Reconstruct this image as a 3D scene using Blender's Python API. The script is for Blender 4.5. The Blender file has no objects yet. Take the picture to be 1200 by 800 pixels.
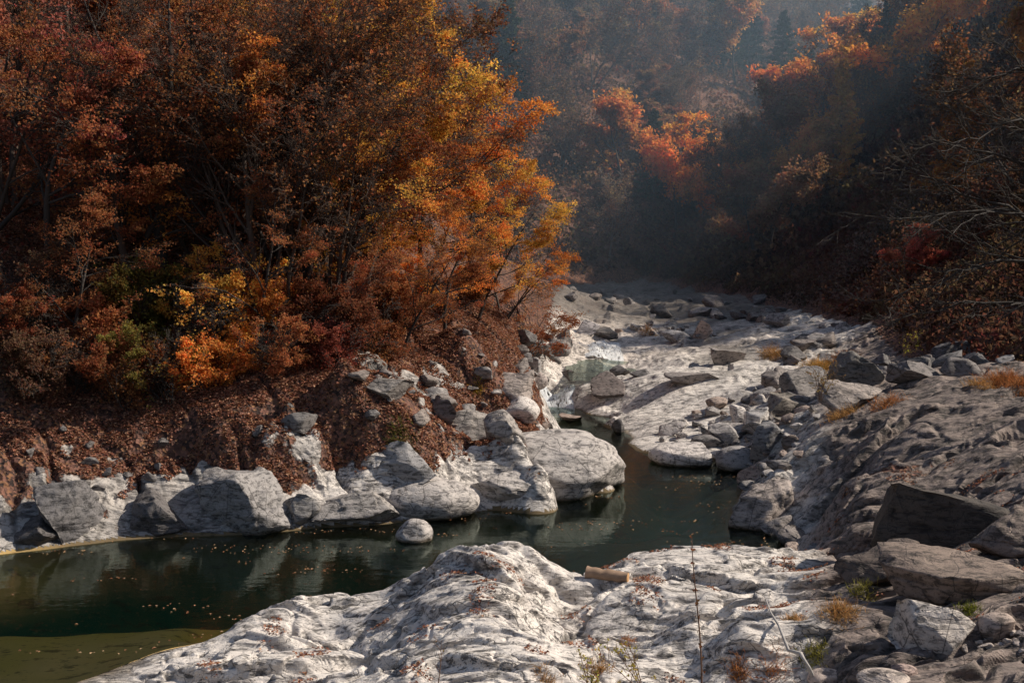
import bpy, math, random
import numpy as np
from math import radians as rad
C = bpy.context.scene.collection
SUN_AZ, SUN_EL = rad(82), rad(40)
CAMH, PITCH, FPX = 6.0, math.atan(150/1400), 1400.0

# ------------------------------------------------------------------ helpers
def at(px, py, z=0.0):
    """measured photo point (1200x800) -> world x, y on the level z"""
    rx, ry = (px-600)/FPX, (400-py)/FPX
    dx, dy, dz = rx, math.cos(PITCH)+ry*math.sin(PITCH), -math.sin(PITCH)+ry*math.cos(PITCH)
    t = (z-CAMH)/dz
    return dx*t, dy*t
def att(px, py, Y):
    """measured photo point at distance Y -> world point"""
    rx, ry = (px-600)/FPX, (400-py)/FPX
    dx, dy, dz = rx, math.cos(PITCH)+ry*math.sin(PITCH), -math.sin(PITCH)+ry*math.cos(PITCH)
    t = Y/dy
    return dx*t, Y, CAMH+dz*t
def ss(a, b, x):
    t = np.clip((x-a)/(b-a), 0, 1); return t*t*(3-2*t)
def _hash(ix, iy, iz, seed):
    h = (ix.astype(np.int64)*374761393 + iy.astype(np.int64)*668265263 + iz.astype(np.int64)*2147483647 + seed*974711) & 0xffffffff
    h = ((h ^ (h >> 13))*1274126177) & 0xffffffff
    h = ((h ^ (h >> 16))*2246822519) & 0xffffffff
    return (h ^ (h >> 15)) & 0xffffffff
def rnd(ix, iy, iz, seed): return _hash(ix, iy, iz, seed)/4294967295.0
def noise2(x, y, seed=0):
    ix, iy = np.floor(x), np.floor(y); fx, fy = x-ix, y-iy
    ux, uy = fx*fx*fx*(fx*(fx*6-15)+10), fy*fy*fy*(fy*(fy*6-15)+10)
    z = np.zeros_like(ix); out = 0
    for a in (0, 1):
        for b in (0, 1):
            an = rnd(ix+a, iy+b, z, seed)*6.2831853
            g = np.cos(an)*(fx-a)+np.sin(an)*(fy-b)
            out = out + g*(ux if a else 1-ux)*(uy if b else 1-uy)
    return out*1.5
def noise3(p, seed=0):
    i = np.floor(p); f = p-i; u = f*f*f*(f*(f*6-15)+10); out = 0
    for a in (0, 1):
        for b in (0, 1):
            for c in (0, 1):
                v = rnd(i[:, 0]+a, i[:, 1]+b, i[:, 2]+c, seed)*2-1
                out = out + v*(u[:, 0] if a else 1-u[:, 0])*(u[:, 1] if b else 1-u[:, 1])*(u[:, 2] if c else 1-u[:, 2])
    return out
def fbm2(x, y, seed=0, o=4, g=.5):
    s = 0; a = 1.
    for k in range(o):
        s = s + a*noise2(x, y, seed+k*7); x = x*2.03+11.3; y = y*2.03-5.1; a *= g
    return s
def fbm3(p, seed=0, o=3, g=.5):
    s = 0; a = 1.
    for k in range(o):
        s = s + a*noise3(p, seed+k*7); p = p*2.03+11.3; a *= g
    return s
def facets(x, y, seed, tilt=.7, step=.5):
    """angular blocks: every voronoi cell is a tilted plane of its own level"""
    ix, iy = np.floor(x), np.floor(y); z = np.zeros_like(ix)
    best = np.full_like(x, 9e9); hv = np.zeros_like(x); sec = np.full_like(x, 9e9)
    for a in (-1, 0, 1):
        for b in (-1, 0, 1):
            cx, cy = ix+a, iy+b
            ox, oy = cx+rnd(cx, cy, z, seed), cy+rnd(cx, cy, z, seed+1)
            dx, dy = x-ox, y-oy; d = dx*dx+dy*dy
            h = (rnd(cx, cy, z, seed+2)-.5)*step*2 + dx*(rnd(cx, cy, z, seed+3)-.5)*2*tilt + dy*(rnd(cx, cy, z, seed+4)-.5)*2*tilt
            m = d < best
            sec = np.where(m, best, np.minimum(sec, d)); hv = np.where(m, h, hv); best = np.where(m, d, best)
    return hv, np.sqrt(sec)-np.sqrt(best)
def saw(ph, edge=.16):
    f = ph-np.floor(ph)
    return np.where(f < edge, f/edge, 1-(f-edge)/(1-edge))-.5

def mesh_np(name, V, faces, mats, parent=None, smooth=False, col=None, fcol=None, kind=None, n=4):
    """one mesh object from numpy arrays; faces (F,n)"""
    me = bpy.data.meshes.new(name); faces = np.asarray(faces, dtype=np.int32)
    V = np.asarray(V, dtype=np.float32)
    me.vertices.add(len(V)); me.vertices.foreach_set('co', V.ravel())
    F = len(faces); me.loops.add(F*n); me.polygons.add(F)
    me.loops.foreach_set('vertex_index', faces.ravel())
    me.polygons.foreach_set('loop_start', np.arange(0, F*n, n, dtype=np.int32))
    me.polygons.foreach_set('loop_total', np.full(F, n, dtype=np.int32))
    me.polygons.foreach_set('use_smooth', np.full(F, smooth, dtype=bool))
    me.update(calc_edges=True)
    if col is not None:
        a = me.color_attributes.new('tint', 'FLOAT_COLOR', 'POINT')
        c = np.ones((len(V), 4), dtype=np.float32); c[:, :3] = col; a.data.foreach_set('color', c.ravel())
    for m in (mats if isinstance(mats, list) else [mats]): me.materials.append(m)
    o = bpy.data.objects.new(name, me); C.objects.link(o)
    if parent: o.parent = parent
    if kind: o['kind'] = kind
    return o
def tag(o, label, cat, group=None, kind=None):
    if label: o['label'] = label
    if cat: o['category'] = cat
    if group: o['group'] = group
    if kind: o['kind'] = kind
    return o
def empty(name, loc, rz=0, s=1):
    o = bpy.data.objects.new(name, None); C.objects.link(o); o.location = loc; o.rotation_euler = (0, 0, rz)
    o.scale = (s, s, s) if not isinstance(s, tuple) else s; o.empty_display_size = .2
    return o

# ------------------------------------------------------------------ materials
class NT:
    def __init__(s, name):
        s.m = bpy.data.materials.new(name); s.m.use_nodes = True; s.t = s.m.node_tree; s.t.nodes.clear()
        s.out = s.n('ShaderNodeOutputMaterial')
    def n(s, t, **k):
        x = s.t.nodes.new(t)
        for a, b in k.items():
            if a[0] == '_': x.inputs[a[1:].replace('_', ' ')].default_value = b
            else: setattr(x, a, b)
        return x
    def l(s, a, b): s.t.links.new(a, b)
    def val(s, x, sock):
        if isinstance(x, (int, float)): sock.default_value = x
        elif isinstance(x, tuple): sock.default_value = x if len(x) == 4 else (*x, 1)
        else: s.l(x, sock)
    def mix(s, f, a, b, mode='MIX'):
        x = s.n('ShaderNodeMix', data_type='RGBA', blend_type=mode); s.val(f, x.inputs[0]); s.val(a, x.inputs[6]); s.val(b, x.inputs[7]); return x.outputs[2]
    def math(s, op, a, b=0., c=None, clamp=False):
        x = s.n('ShaderNodeMath', operation=op, use_clamp=clamp); s.val(a, x.inputs[0]); s.val(b, x.inputs[1])
        if c is not None: s.val(c, x.inputs[2])
        return x.outputs[0]
    def noise(s, vec, scale, detail=4, rough=.55, dist=0.):
        x = s.n('ShaderNodeTexNoise', _Scale=scale, _Detail=detail, _Roughness=rough, _Distortion=dist); s.l(vec, x.inputs['Vector']); return x.outputs[0]
    def ridged(s, vec, scale, detail=5, rough=.6):
        x = s.n('ShaderNodeTexNoise', noise_type='RIDGED_MULTIFRACTAL', normalize=True, _Scale=scale, _Detail=detail, _Roughness=rough); s.l(vec, x.inputs['Vector']); return x.outputs[0]
    def ramp(s, f, a, b, va=0., vb=1.):
        x = s.n('ShaderNodeMapRange', interpolation_type='SMOOTHSTEP'); s.val(f, x.inputs[0])
        for i, v in enumerate((a, b, va, vb)): x.inputs[i+1].default_value = v
        return x.outputs[0]
    def pos(s, scale=(1, 1, 1), local=False):
        if local: p = s.n('ShaderNodeTexCoord').outputs['Object']
        else: p = s.n('ShaderNodeNewGeometry').outputs['Position']
        if scale == (1, 1, 1): return p
        m = s.n('ShaderNodeMapping'); m.inputs['Scale'].default_value = scale; s.l(p, m.inputs[0]); return m.outputs[0]
    def bump(s, h, strength, dist, normal=None):
        x = s.n('ShaderNodeBump', _Strength=strength, _Distance=dist); s.l(h, x.inputs['Height'])
        if normal: s.l(normal, x.inputs['Normal'])
        return x.outputs[0]

def rock_colour(t, p, pv, light, dark, sc=1.):
    """mottled granite gneiss: pale worn faces, grey patches, black lichen specks and seams"""
    n1 = t.noise(p, .9*sc, 5, .6); n2 = t.noise(pv, 5*sc, 6, .65, .4); n3 = t.noise(p, 26*sc, 4, .6)
    c = t.mix(t.ramp(n1, .38, .62), dark, light)
    c = t.mix(t.ramp(t.noise(pv, .55*sc, 4, .6, .6), .54, .66, 0, .55), c, tuple(v*.62 for v in dark))  # broad darker patches paint in the shade of hollows
    c = t.mix(t.ramp(n2, .42, .6, .0, .75), c, tuple(v*1.12 for v in light))
    c = t.mix(t.ramp(n2, .47, .39, 0, .9), c, tuple(v*.4 for v in dark))
    c = t.mix(t.ramp(n3, .44, .30, 0, .8), c, (.045, .04, .04))
    c = t.mix(t.ramp(n3, .6, .75, 0, .35), c, (.62, .58, .54))
    return c, n1, n2, n3

def ground_material():
    t = NT('ground_rock'); p = t.pos(); 
    pv = t.pos((.55, 1.5, 2.2))
    pv2 = t.pos((.8, 2.3, 3))
    c, n1, n2, n3 = rock_colour(t, p, pv, (.75, .685, .62), (.47, .43, .40))
    cb, _, _, _ = rock_colour(t, p, pv, (.30, .235, .20), (.14, .112, .10))
    at_ = t.n('ShaderNodeVertexColor', layer_name='tint'); sp = t.n('ShaderNodeSeparateColor'); t.l(at_.outputs[0], sp.inputs[0])
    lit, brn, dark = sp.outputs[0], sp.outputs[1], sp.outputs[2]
    # broken edge between the two rocks
    b = t.math('ADD', brn, t.math('MULTIPLY', t.math('SUBTRACT', n1, .5), 1.3))
    c = t.mix(t.ramp(b, .25, .75), c, cb)
    ps = t.pos((1.6, 6, 6)); sp1 = t.noise(ps, 2.6, 5, .62, .3); gate = t.ramp(t.noise(p, .8, 3), .45, .62)
    c = t.mix(t.math('MULTIPLY', t.ramp(sp1, .57, .62), t.math('MULTIPLY', gate, .8)), c, (.05, .047, .047))
    cr = t.n('ShaderNodeTexVoronoi', feature='DISTANCE_TO_EDGE', _Scale=1.1)
    wv = t.n('ShaderNodeVectorMath', operation='ADD'); t.l(pv, wv.inputs[0])
    nc = t.n('ShaderNodeTexNoise', _Scale=1.7, _Detail=3); t.l(p, nc.inputs['Vector'])
    sc = t.n('ShaderNodeVectorMath', operation='SCALE'); sc.inputs['Scale'].default_value = 1.1; t.l(nc.outputs['Color'], sc.inputs[0]); t.l(sc.outputs[0], wv.inputs[1])
    t.l(wv.outputs[0], cr.inputs['Vector'])
    crk = t.ramp(cr.outputs[0], .0, .02, 0, 1)
    crk = t.math('MAXIMUM', crk, t.ramp(t.noise(p, 1.3, 2), .42, .5))
    cr2 = t.n('ShaderNodeTexVoronoi', feature='DISTANCE_TO_EDGE', _Scale=3.4); t.l(wv.outputs[0], cr2.inputs['Vector'])
    crk = t.math('MINIMUM', crk, t.math('MAXIMUM', t.ramp(cr2.outputs[0], .0, .022), t.ramp(t.noise(p, 2.1, 2), .47, .52)))
    c = t.mix(t.math('MULTIPLY', t.math('SUBTRACT', 1., crk), .75), c, (.03, .027, .025))
    # painted shade in pits, clefts, left bank and far floor; darker rock elsewhere
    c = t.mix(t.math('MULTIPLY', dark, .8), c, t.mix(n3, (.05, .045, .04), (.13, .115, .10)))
    # steep faces are darker
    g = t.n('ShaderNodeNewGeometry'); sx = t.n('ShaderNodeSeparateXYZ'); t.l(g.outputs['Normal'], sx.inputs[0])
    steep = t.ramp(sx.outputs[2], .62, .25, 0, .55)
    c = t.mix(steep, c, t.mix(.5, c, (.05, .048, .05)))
    # litter of fallen leaves
    lv = t.n('ShaderNodeTexVoronoi', _Scale=17.); t.l(p, lv.inputs['Vector'])
    ls = t.n('ShaderNodeSeparateColor'); t.l(lv.outputs['Color'], ls.inputs[0])
    lc = t.mix(ls.outputs[0], (.05, .026, .019), (.24, .115, .08)); lc = t.mix(t.ramp(ls.outputs[1], .72, .85), lc, (.24, .12, .06))
    lc = t.mix(t.ramp(ls.outputs[2], .7, .9), lc, (.035, .022, .018))
    lw = t.math('ADD', lit, t.math('MULTIPLY', t.math('SUBTRACT', t.noise(p, 2.2, 6, .7), .5), 1.5))
    lw = t.ramp(lw, .47, .56)
    c = t.mix(lw, c, lc)
    # water line
    sz = t.n('ShaderNodeSeparateXYZ'); t.l(p, sz.inputs[0])
    wet = t.ramp(t.math('ADD', sz.outputs[2], t.math('MULTIPLY', t.math('SUBTRACT', n1, .5), .08)), .07, .0)
    c = t.mix(wet, c, t.mix(1., c, (.33, .29, .23), 'MULTIPLY'))
    h = t.math('ADD', t.math('MULTIPLY', n2, .8), t.math('MULTIPLY', n3, .25))
    h = t.math('SUBTRACT', t.math('ADD', h, t.math('MULTIPLY', crk, .25)), t.math('MULTIPLY', t.ramp(sp1, .54, .64), gate)); h = t.math('ADD', h, t.math('MULTIPLY', t.noise(pv2, 11, 5, .6), .6))
    rg_ = t.ridged(t.pos((1.1, 3.2, 4)), 1.5); rg2 = t.ridged(t.pos((1, 1.6, 2)), 4.5)
    h = t.math('ADD', h, t.math('ADD', t.math('MULTIPLY', rg_, 1.1), t.math('MULTIPLY', rg2, .55)))
    h = t.mix(lw, h, t.math('MULTIPLY', lv.outputs[0], .8))
    nb = t.bump(h, .8, .042)
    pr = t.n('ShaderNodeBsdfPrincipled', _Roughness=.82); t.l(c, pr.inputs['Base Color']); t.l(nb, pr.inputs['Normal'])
    pr.inputs['Specular IOR Level'].default_value = .3
    t.l(pr.outputs[0], t.out.inputs[0]); return t.m
def bed_material():
    t = NT('pool_bed'); p = t.pos(); s = t.n('ShaderNodeSeparateXYZ'); t.l(p, s.inputs[0])
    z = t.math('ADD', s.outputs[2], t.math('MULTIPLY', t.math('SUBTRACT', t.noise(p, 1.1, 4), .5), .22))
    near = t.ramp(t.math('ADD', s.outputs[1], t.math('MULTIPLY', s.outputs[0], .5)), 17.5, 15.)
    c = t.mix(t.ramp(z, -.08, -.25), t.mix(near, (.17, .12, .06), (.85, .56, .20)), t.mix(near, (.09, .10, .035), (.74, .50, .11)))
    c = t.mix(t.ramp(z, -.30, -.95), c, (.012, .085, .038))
    n = t.noise(t.pos((1, 1.8, 1)), 2.3, 6, .65)
    c = t.mix(t.ramp(n, .56, .64, 0, .6), c, (.03, .03, .012))
    c = t.mix(t.ramp(t.noise(p, 9, 3), .6, .7, 0, .5), c, (.25, .13, .05))
    pr = t.n('ShaderNodeBsdfPrincipled', _Roughness=.9); t.l(c, pr.inputs['Base Color']); t.l(t.bump(n, .3, .05), pr.inputs['Normal'])
    t.l(pr.outputs[0], t.out.inputs[0]); return t.m
def water_material(name='water', tint=(.87, .92, .83), bump=.006, sc=2.2):
    t = NT(name); p = t.pos((.7, 1.6, 1))
    n = t.math('ADD', t.noise(p, sc, 3, .5, .3), t.math('MULTIPLY', t.noise(p, sc*5, 2), .22))
    nb = t.bump(n, 1., bump)
    fr = t.n('ShaderNodeFresnel', _IOR=1.33); t.l(nb, fr.inputs['Normal'])
    gl = t.n('ShaderNodeBsdfGlossy', _Roughness=.03); t.l(nb, gl.inputs['Normal']); gl.inputs[0].default_value = (.80, .93, .86, 1)
    tr = t.n('ShaderNodeBsdfTransparent'); tr.inputs[0].default_value = (*tint, 1)
    mx = t.n('ShaderNodeMixShader'); t.l(fr.outputs[0], mx.inputs[0]); t.l(tr.outputs[0], mx.inputs[1]); t.l(gl.outputs[0], mx.inputs[2])
    t.l(mx.outputs[0], t.out.inputs[0]); return t.m
def foam_material():
    t = NT('white_water'); p = t.pos((2.5, 1, .7)); n = t.noise(p, 4, 6, .7, .5)
    a = t.ramp(n, .36, .5)
    pr = t.n('ShaderNodeBsdfPrincipled', _Roughness=.5); t.l(t.mix(n, (.55, .58, .6), (.9, .92, .93)), pr.inputs['Base Color']); t.l(t.bump(n, .6, .1), pr.inputs['Normal'])
    tr = t.n('ShaderNodeBsdfTransparent'); mx = t.n('ShaderNodeMixShader'); t.l(a, mx.inputs[0]); t.l(tr.outputs[0], mx.inputs[1]); t.l(pr.outputs[0], mx.inputs[2])
    t.l(mx.outputs[0], t.out.inputs[0]); return t.m
def boulder_material():
    t = NT('boulder_rock'); p = t.pos((1, 1, 1)); pv = t.pos((.8, 1.2, 2))
    oi = t.n('ShaderNodeObjectInfo')
    c, n1, n2, n3 = rock_colour(t, p, pv, (.58, .55, .53), (.38, .36, .35), 1.5)
    c = t.mix(1., c, oi.outputs['Color'], 'MULTIPLY')
    h0 = t.ridged(t.pos((1.2, 1.5, 3)), 1.8)
    cr = t.n('ShaderNodeTexVoronoi', feature='DISTANCE_TO_EDGE', _Scale=1.5); t.l(t.pos((1.6, 1, .8)), cr.inputs['Vector']); ck = t.math('MAXIMUM', t.ramp(cr.outputs[0], 0., .02), t.ramp(n1, .46, .54)); c = t.mix(t.math('MULTIPLY', t.math('SUBTRACT', 1., ck), .8), c, (.03, .027, .025))
    sz = t.n('ShaderNodeSeparateXYZ'); t.l(p, sz.inputs[0]); wet = t.ramp(t.math('ADD', sz.outputs[2], t.math('MULTIPLY', t.math('SUBTRACT', n2, .5), .12)), .10, .02); c = t.mix(wet, c, t.mix(1., c, (.33, .29, .23), 'MULTIPLY'))
    bd = t.noise(t.pos((1.2, 1.2, 7)), 1.6, 4, .6, .8); c = t.mix(t.ramp(bd, .56, .64, 0, .6), c, t.mix(1., c, (.35, .35, .38), 'MULTIPLY'))
    h = t.math('ADD', t.math('MULTIPLY', n2, .8), t.math('MULTIPLY', n3, .3)); h = t.math('SUBTRACT', h, t.math('MULTIPLY', t.ramp(bd, .54, .62), .5)); h = t.math('ADD', h, h0)
    pr = t.n('ShaderNodeBsdfPrincipled', _Roughness=.8); t.l(c, pr.inputs['Base Color']); t.l(t.bump(h, .6, .05), pr.inputs['Normal'])
    t.l(pr.outputs[0], t.out.inputs[0]); return t.m
def bark_material(name, a, b, sc=8.):
    t = NT(name); p = t.pos((1, 1, .3), local=True); n = t.noise(p, sc, 5, .65)
    oi = t.n('ShaderNodeObjectInfo')
    c = t.mix(1., t.mix(n, a, b), oi.outputs['Color'], 'MULTIPLY')
    pr = t.n('ShaderNodeBsdfPrincipled', _Roughness=.85); t.l(c, pr.inputs['Base Color']); t.l(t.bump(n, .6, .03), pr.inputs['Normal'])
    t.l(pr.outputs[0], t.out.inputs[0]); return t.m
def leaf_material(name, trans=.5):
    """leaf colour = object colour x the leaf's own tint"""
    t = NT(name); oi = t.n('ShaderNodeObjectInfo'); at_ = t.n('ShaderNodeVertexColor', layer_name='tint')
    c = t.mix(1., at_.outputs[0], oi.outputs['Color'], 'MULTIPLY')
    d = t.n('ShaderNodeBsdfDiffuse'); t.l(c, d.inputs[0]); r = t.n('ShaderNodeBsdfTranslucent')
    t.l(t.mix(1., c, (1.35, 1.2, .9), 'MULTIPLY'), r.inputs[0])
    mx = t.n('ShaderNodeMixShader', _Fac=trans); t.l(d.outputs[0], mx.inputs[1]); t.l(r.outputs[0], mx.inputs[2])
    t.l(mx.outputs[0], t.out.inputs[0]); return t.m
def plain(name, col, rough=.8, bumps=None):
    t = NT(name); p = t.pos(local=True); n = t.noise(p, bumps or 12, 4, .6)
    pr = t.n('ShaderNodeBsdfPrincipled', _Roughness=rough); t.l(t.mix(n, tuple(v*.6 for v in col), tuple(min(1, v*1.35) for v in col)), pr.inputs['Base Color'])
    t.l(t.bump(n, .4, .01), pr.inputs['Normal']); t.l(pr.outputs[0], t.out.inputs[0]); return t.m
M = dict(ground=ground_material(), bed=bed_material(), water=water_material(), upper=water_material('upper_water', (.8, .85, .75), .02, 4.),
         foam=foam_material(), boulder=boulder_material(), bark=bark_material('dark_bark', (.022, .017, .014), (.075, .06, .05)),
         greybark=bark_material('grey_bark', (.05, .045, .042), (.15, .13, .12)), leaf=leaf_material('autumn_leaf'),
         litter=leaf_material('fallen_leaf', .25), needle=leaf_material('needles', .2))
# ------------------------------------------------------------------ terrain
POOLPX = [(-300, 820, 0), (-60, 812, 0), (60, 806, 0), (95, 797, 0), (180, 765, 0), (240, 752, 0), (278, 738, 0), (296, 722, 0), (300, 706, .4), (350, 692, .45),
          (400, 681, .5), (450, 670, .6), (478, 664, .6), (500, 643, 1.0), (540, 626, 1.3), (600, 622, 1.3), (640, 636, 1.1), (662, 655, .5), (700, 650, .35),
          (760, 638, .4), (830, 630, .4), (880, 632, .4), (940, 648, .2), (958, 645, 0), (925, 630, 0), (895, 618, 0), (862, 592, 0), (872, 572, 0), (890, 560, 0),
          (880, 548, 0), (800, 545, 0), (760, 532, 0), (735, 520, 0), (715, 502, 0), (690, 486, 0), (664, 477, 0), (622, 477, 0), (600, 486, 0), (612, 492, 0), (652, 494, .9),
          (690, 502, .8), (722, 528, .5), (731, 552, 0), (717, 570, 0), (690, 577, 0), (640, 588, 0), (577, 598, 0), (540, 603, 0), (480, 611, 0), (430, 616, 0),
          (380, 618, 0), (330, 623, 0), (250, 628, 0), (150, 628, 0), (100, 626, 0), (60, 638, 0), (0, 640, 0), (-80, 642, 0), (-300, 648, 0)]
POOL = np.array([at(*p) for p in POOLPX])
def signed_dist(x, y, poly):
    """>0 outside, <0 inside"""
    d = np.full(x.shape, 9e9); ins = np.zeros(x.shape, bool)
    for i in range(len(poly)):
        ax, ay = poly[i]; bx, by = poly[(i+1) % len(poly)]
        ex, ey = bx-ax, by-ay; L = ex*ex+ey*ey+1e-12
        t = np.clip(((x-ax)*ex+(y-ay)*ey)/L, 0, 1)
        d = np.minimum(d, (x-ax-t*ex)**2+(y-ay-t*ey)**2)
        c = ((ay > y) != (by > y)); ins ^= c & (x < ex*(y-ay)/(ey if abs(ey) > 1e-9 else 1e-9)+ax)
    d = np.sqrt(d); return np.where(ins, -d, d)
CPX = [  # foreground bedrock: humps, slabs, hollows (photo point, level)
 (545,640,1.42),(610,636,1.4),(640,655,1.15),(640,690,.95),(655,700,.42),(662,740,.45),(655,780,.5),(520,655,1.25),(485,672,.85),(600,690,1.35),(540,690,1.25),
 (500,730,1.05),(600,740,1.2),(560,790,1.15),(470,780,.85),(470,700,.72),(445,700,.6),(300,714,.42),(350,700,.5),(400,695,.55),(350,722,.42),(420,715,.55),(440,728,.5),
 (395,742,.22),(430,748,.24),(350,742,.28),(200,768,.15),(260,762,.25),(320,752,.33),(390,760,.5),(425,775,.45),(300,790,.42),(150,795,.12),(120,830,.15),(300,850,.5),
 (690,672,.8),(740,650,.9),(800,644,.95),(850,640,.95),(890,644,.85),(925,655,.6),(700,700,1.0),(760,700,1.05),(850,690,1.1),(950,690,1.15),(985,668,.95),(700,735,1.05),(690,765,.7),(740,765,.75),
 (800,735,1.25),(900,730,1.35),(1000,735,1.5),(820,775,1.0),(855,742,1.4),(900,743,1.4),(945,748,1.38),(855,802,.93),(900,803,.93),(940,804,.95),(1000,790,1.35),(1100,770,1.5),(1200,780,1.7),(700,800,1.1),(600,850,1.4),(900,850,1.5),
 (1190,690,1.85),(1110,690,1.55),(1120,655,1.5),(1200,655,1.85),(1040,650,.95),(1060,620,1.0),(1180,610,1.7),(970,645,.6),(950,610,.55),(1000,600,1.15),
 (985,575,1.15),(925,590,.4),(905,600,.25),(885,575,.5),(905,555,.8),(935,530,1.15),(900,510,.85),(960,500,1.5),(1040,510,1.8),(1120,520,1.9),(1200,500,2.25),(1090,560,1.6),(1200,560,2.0),
 (1000,460,1.75),(1060,448,2.15),(1120,438,2.35),(1200,425,2.6),(960,470,1.5),(920,460,1.2),(880,470,.8),(850,500,.4),(820,520,.2),(880,520,.35),
 (1000,418,1.45),(1100,412,1.7),(1200,398,2.3),
 (715,490,.2),(695,465,.35),(700,445,.8),(720,436,.6),(700,430,.6),(730,428,.6),(760,440,1.0),(785,450,.95),(800,480,.5),(755,505,.15),(830,440,1.2),(860,450,1.0),(765,415,1.1),
 (850,400,1.3),(700,405,1.0),(660,405,1.25),(650,432,.75),(648,450,.5),(640,465,.12),(675,452,.6),(680,385,1.3),(750,370,1.35),(850,375,1.45),(950,395,1.6),(1000,385,1.9),
 (750,350,1.5),(660,350,1.5),(900,350,1.9),(1050,365,2.7),
 # left bank
 (0,590,.45),(0,560,1.0),(-150,560,1.1),(100,590,.45),(100,550,1.1),(240,590,.48),(240,545,1.05),(330,590,.45),(335,560,.85),(400,580,.5),(400,535,1.1),(460,560,.75),(480,505,1.6),
 (540,560,.6),(560,520,1.1),(600,560,.55),(640,540,.95),(610,520,1.2),(690,520,.85),(650,508,1.1),(700,545,.55),(612,490,1.2),(600,455,1.9),(560,455,2.0),(560,420,2.5),(560,485,1.5),
 (500,405,2.9),(500,450,2.25),(500,480,1.85),(400,450,2.5),(400,490,1.9),(400,400,3.4),(250,460,2.3),(250,495,1.85),(100,460,2.3),(0,460,2.4),(100,510,1.6),(625,445,1.5),(605,415,2.3),
 (545,385,3.3),(640,400,1.5),(605,390,2.6),(625,375,2.6),(638,350,2.2),(600,470,1.5)]
WPT = [(1.5,31.5,-.4),(1.4,33.5,-.4),(1.2,35.5,-.3),(2.0,30,-.6),(-10,9,-.3),(-14,13,-.3),(-4,9,.3),(0,9,1.1),(4,9,1.6),(9,9,2.2),(0,3,3.6),(-10,0,2.5),(10,2,4.),(12,15,2.3),(15,20,2.9),(18,12,3.2),(13,26,2.7),(17,40,3.8),
       (-12,24,2.2),(-20,23,2.5),(-22,30,6),(-10,32,7),(-4,34,5),(-20,20,-.4),(-16,17,-.6),(-1,50,3.2),(-6,60,8),(8,80,1.4),(20,80,6),(-4,80,4),(12,60,1.9),(4,68,1.35),(-1,72,1.6)]
pts = [(*at(*p), p[2]) for p in CPX] + WPT
c0 = POOL.mean(0)
for i, (x, y) in enumerate(POOL):
    pa, pb = POOL[i-1], POOL[(i+1) % len(POOL)]; tx, ty = pb[0]-pa[0], pb[1]-pa[1]; L = math.hypot(tx, ty)+1e-9
    nx, ny = -ty/L, tx/L
    if signed_dist(np.array([x+nx*.1]), np.array([y+ny*.1]), POOL)[0] > 0: nx, ny = -nx, -ny
    pts.append((x, y, .0))
    if y < 18.5 and x < -4: dd = -.12
    elif POOLPX[i][0] > 850: dd = -.15
    else: dd = -.45
    q = (x+nx*.55, y+ny*.55)
    if signed_dist(np.array([q[0]]), np.array([q[1]]), POOL)[0] < -.35: pts.append((q[0], q[1], dd))
for p in [(60,765,-.14),(150,740,-.15),(0,745,-.2),(220,722,-.2),(0,722,-.3),(120,715,-.36),(-100,740,-.3),(0,695,-.9),(150,690,-1.1),(300,660,-1.1),(400,650,-1.1),(500,625,-.6),(150,650,-1.),(-150,690,-1),(560,612,-.45),
          (650,612,-.6),(740,600,-.9),(800,580,-1.),(780,610,-.3),(860,615,-.18),(700,618,-.3),(770,555,-1.),(740,535,-.9),(700,492,-.5),(640,482,-.3),(820,600,-.6)]:
    pts.append((*at(p[0], p[1], 0), p[2]))
PT = np.array(pts)
keep = []
for i, p in enumerate(PT):
    if all((PT[j, 0]-p[0])**2+(PT[j, 1]-p[1])**2 > .12**2 for j in keep): keep.append(i)
PT = PT[keep]
def kern(r): return np.sqrt(r*r+.3**2)
_A = kern(np.hypot(PT[:, None, 0]-PT[None, :, 0], PT[:, None, 1]-PT[None, :, 1]))
_n = len(PT); _B = np.zeros((_n+1, _n+1)); _B[:_n, :_n] = _A - np.eye(_n)*.03; _B[:_n, _n] = 1; _B[_n, :_n] = 1
_W = np.linalg.solve(_B, np.append(PT[:, 2], 0))
def rbf(x, y):
    out = np.empty_like(x)
    for s in range(0, len(x), 40000):
        a, b = x[s:s+40000, None], y[s:s+40000, None]
        out[s:s+40000] = np.sqrt((a-PT[:, 0])**2+(b-PT[:, 1])**2+.09) @ _W[:-1] + _W[-1]
    return out
def hills(x, y):
    xb = np.interp(y, [0, 20, 27, 45, 60, 76, 85, 110, 400], [16, 14.5, 12.8, 13.8, 12.8, 9.8, 9.5, 13, 60])
    hr = 2.6+.70*(x-xb); hr = np.where(y > 96, hr-.75*(y-96), hr); hr = np.minimum(hr, 45)
    s = -.6*x+.8*y-57; hb = 1.4+.66*s - 1.3*np.maximum(0, y+.3*x-168); hb = np.minimum(hb, 70)
    hl = np.minimum(.72*(-.45*x+.89*y-22.4), 1.0*(.6-x)); hl = np.minimum(hl, 26-.3*np.maximum(0, y-60))
    far = 75-.45*np.maximum(0, 330-y)
    return np.maximum(np.maximum(hr, hb), np.maximum(hl, far))
def base_height(x, y):
    h = rbf(x, y); far = ss(70, 84, y)+ss(22, 30, np.abs(x-0)); far = np.clip(far, 0, 1)
    h = h*(1-far)+1.4*far
    k = .6; g = hills(x, y)
    d = np.clip(.5+.5*(h-g)/k, 0, 1)
    return g*(1-d)+h*d+k*d*(1-d)*.5
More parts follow.
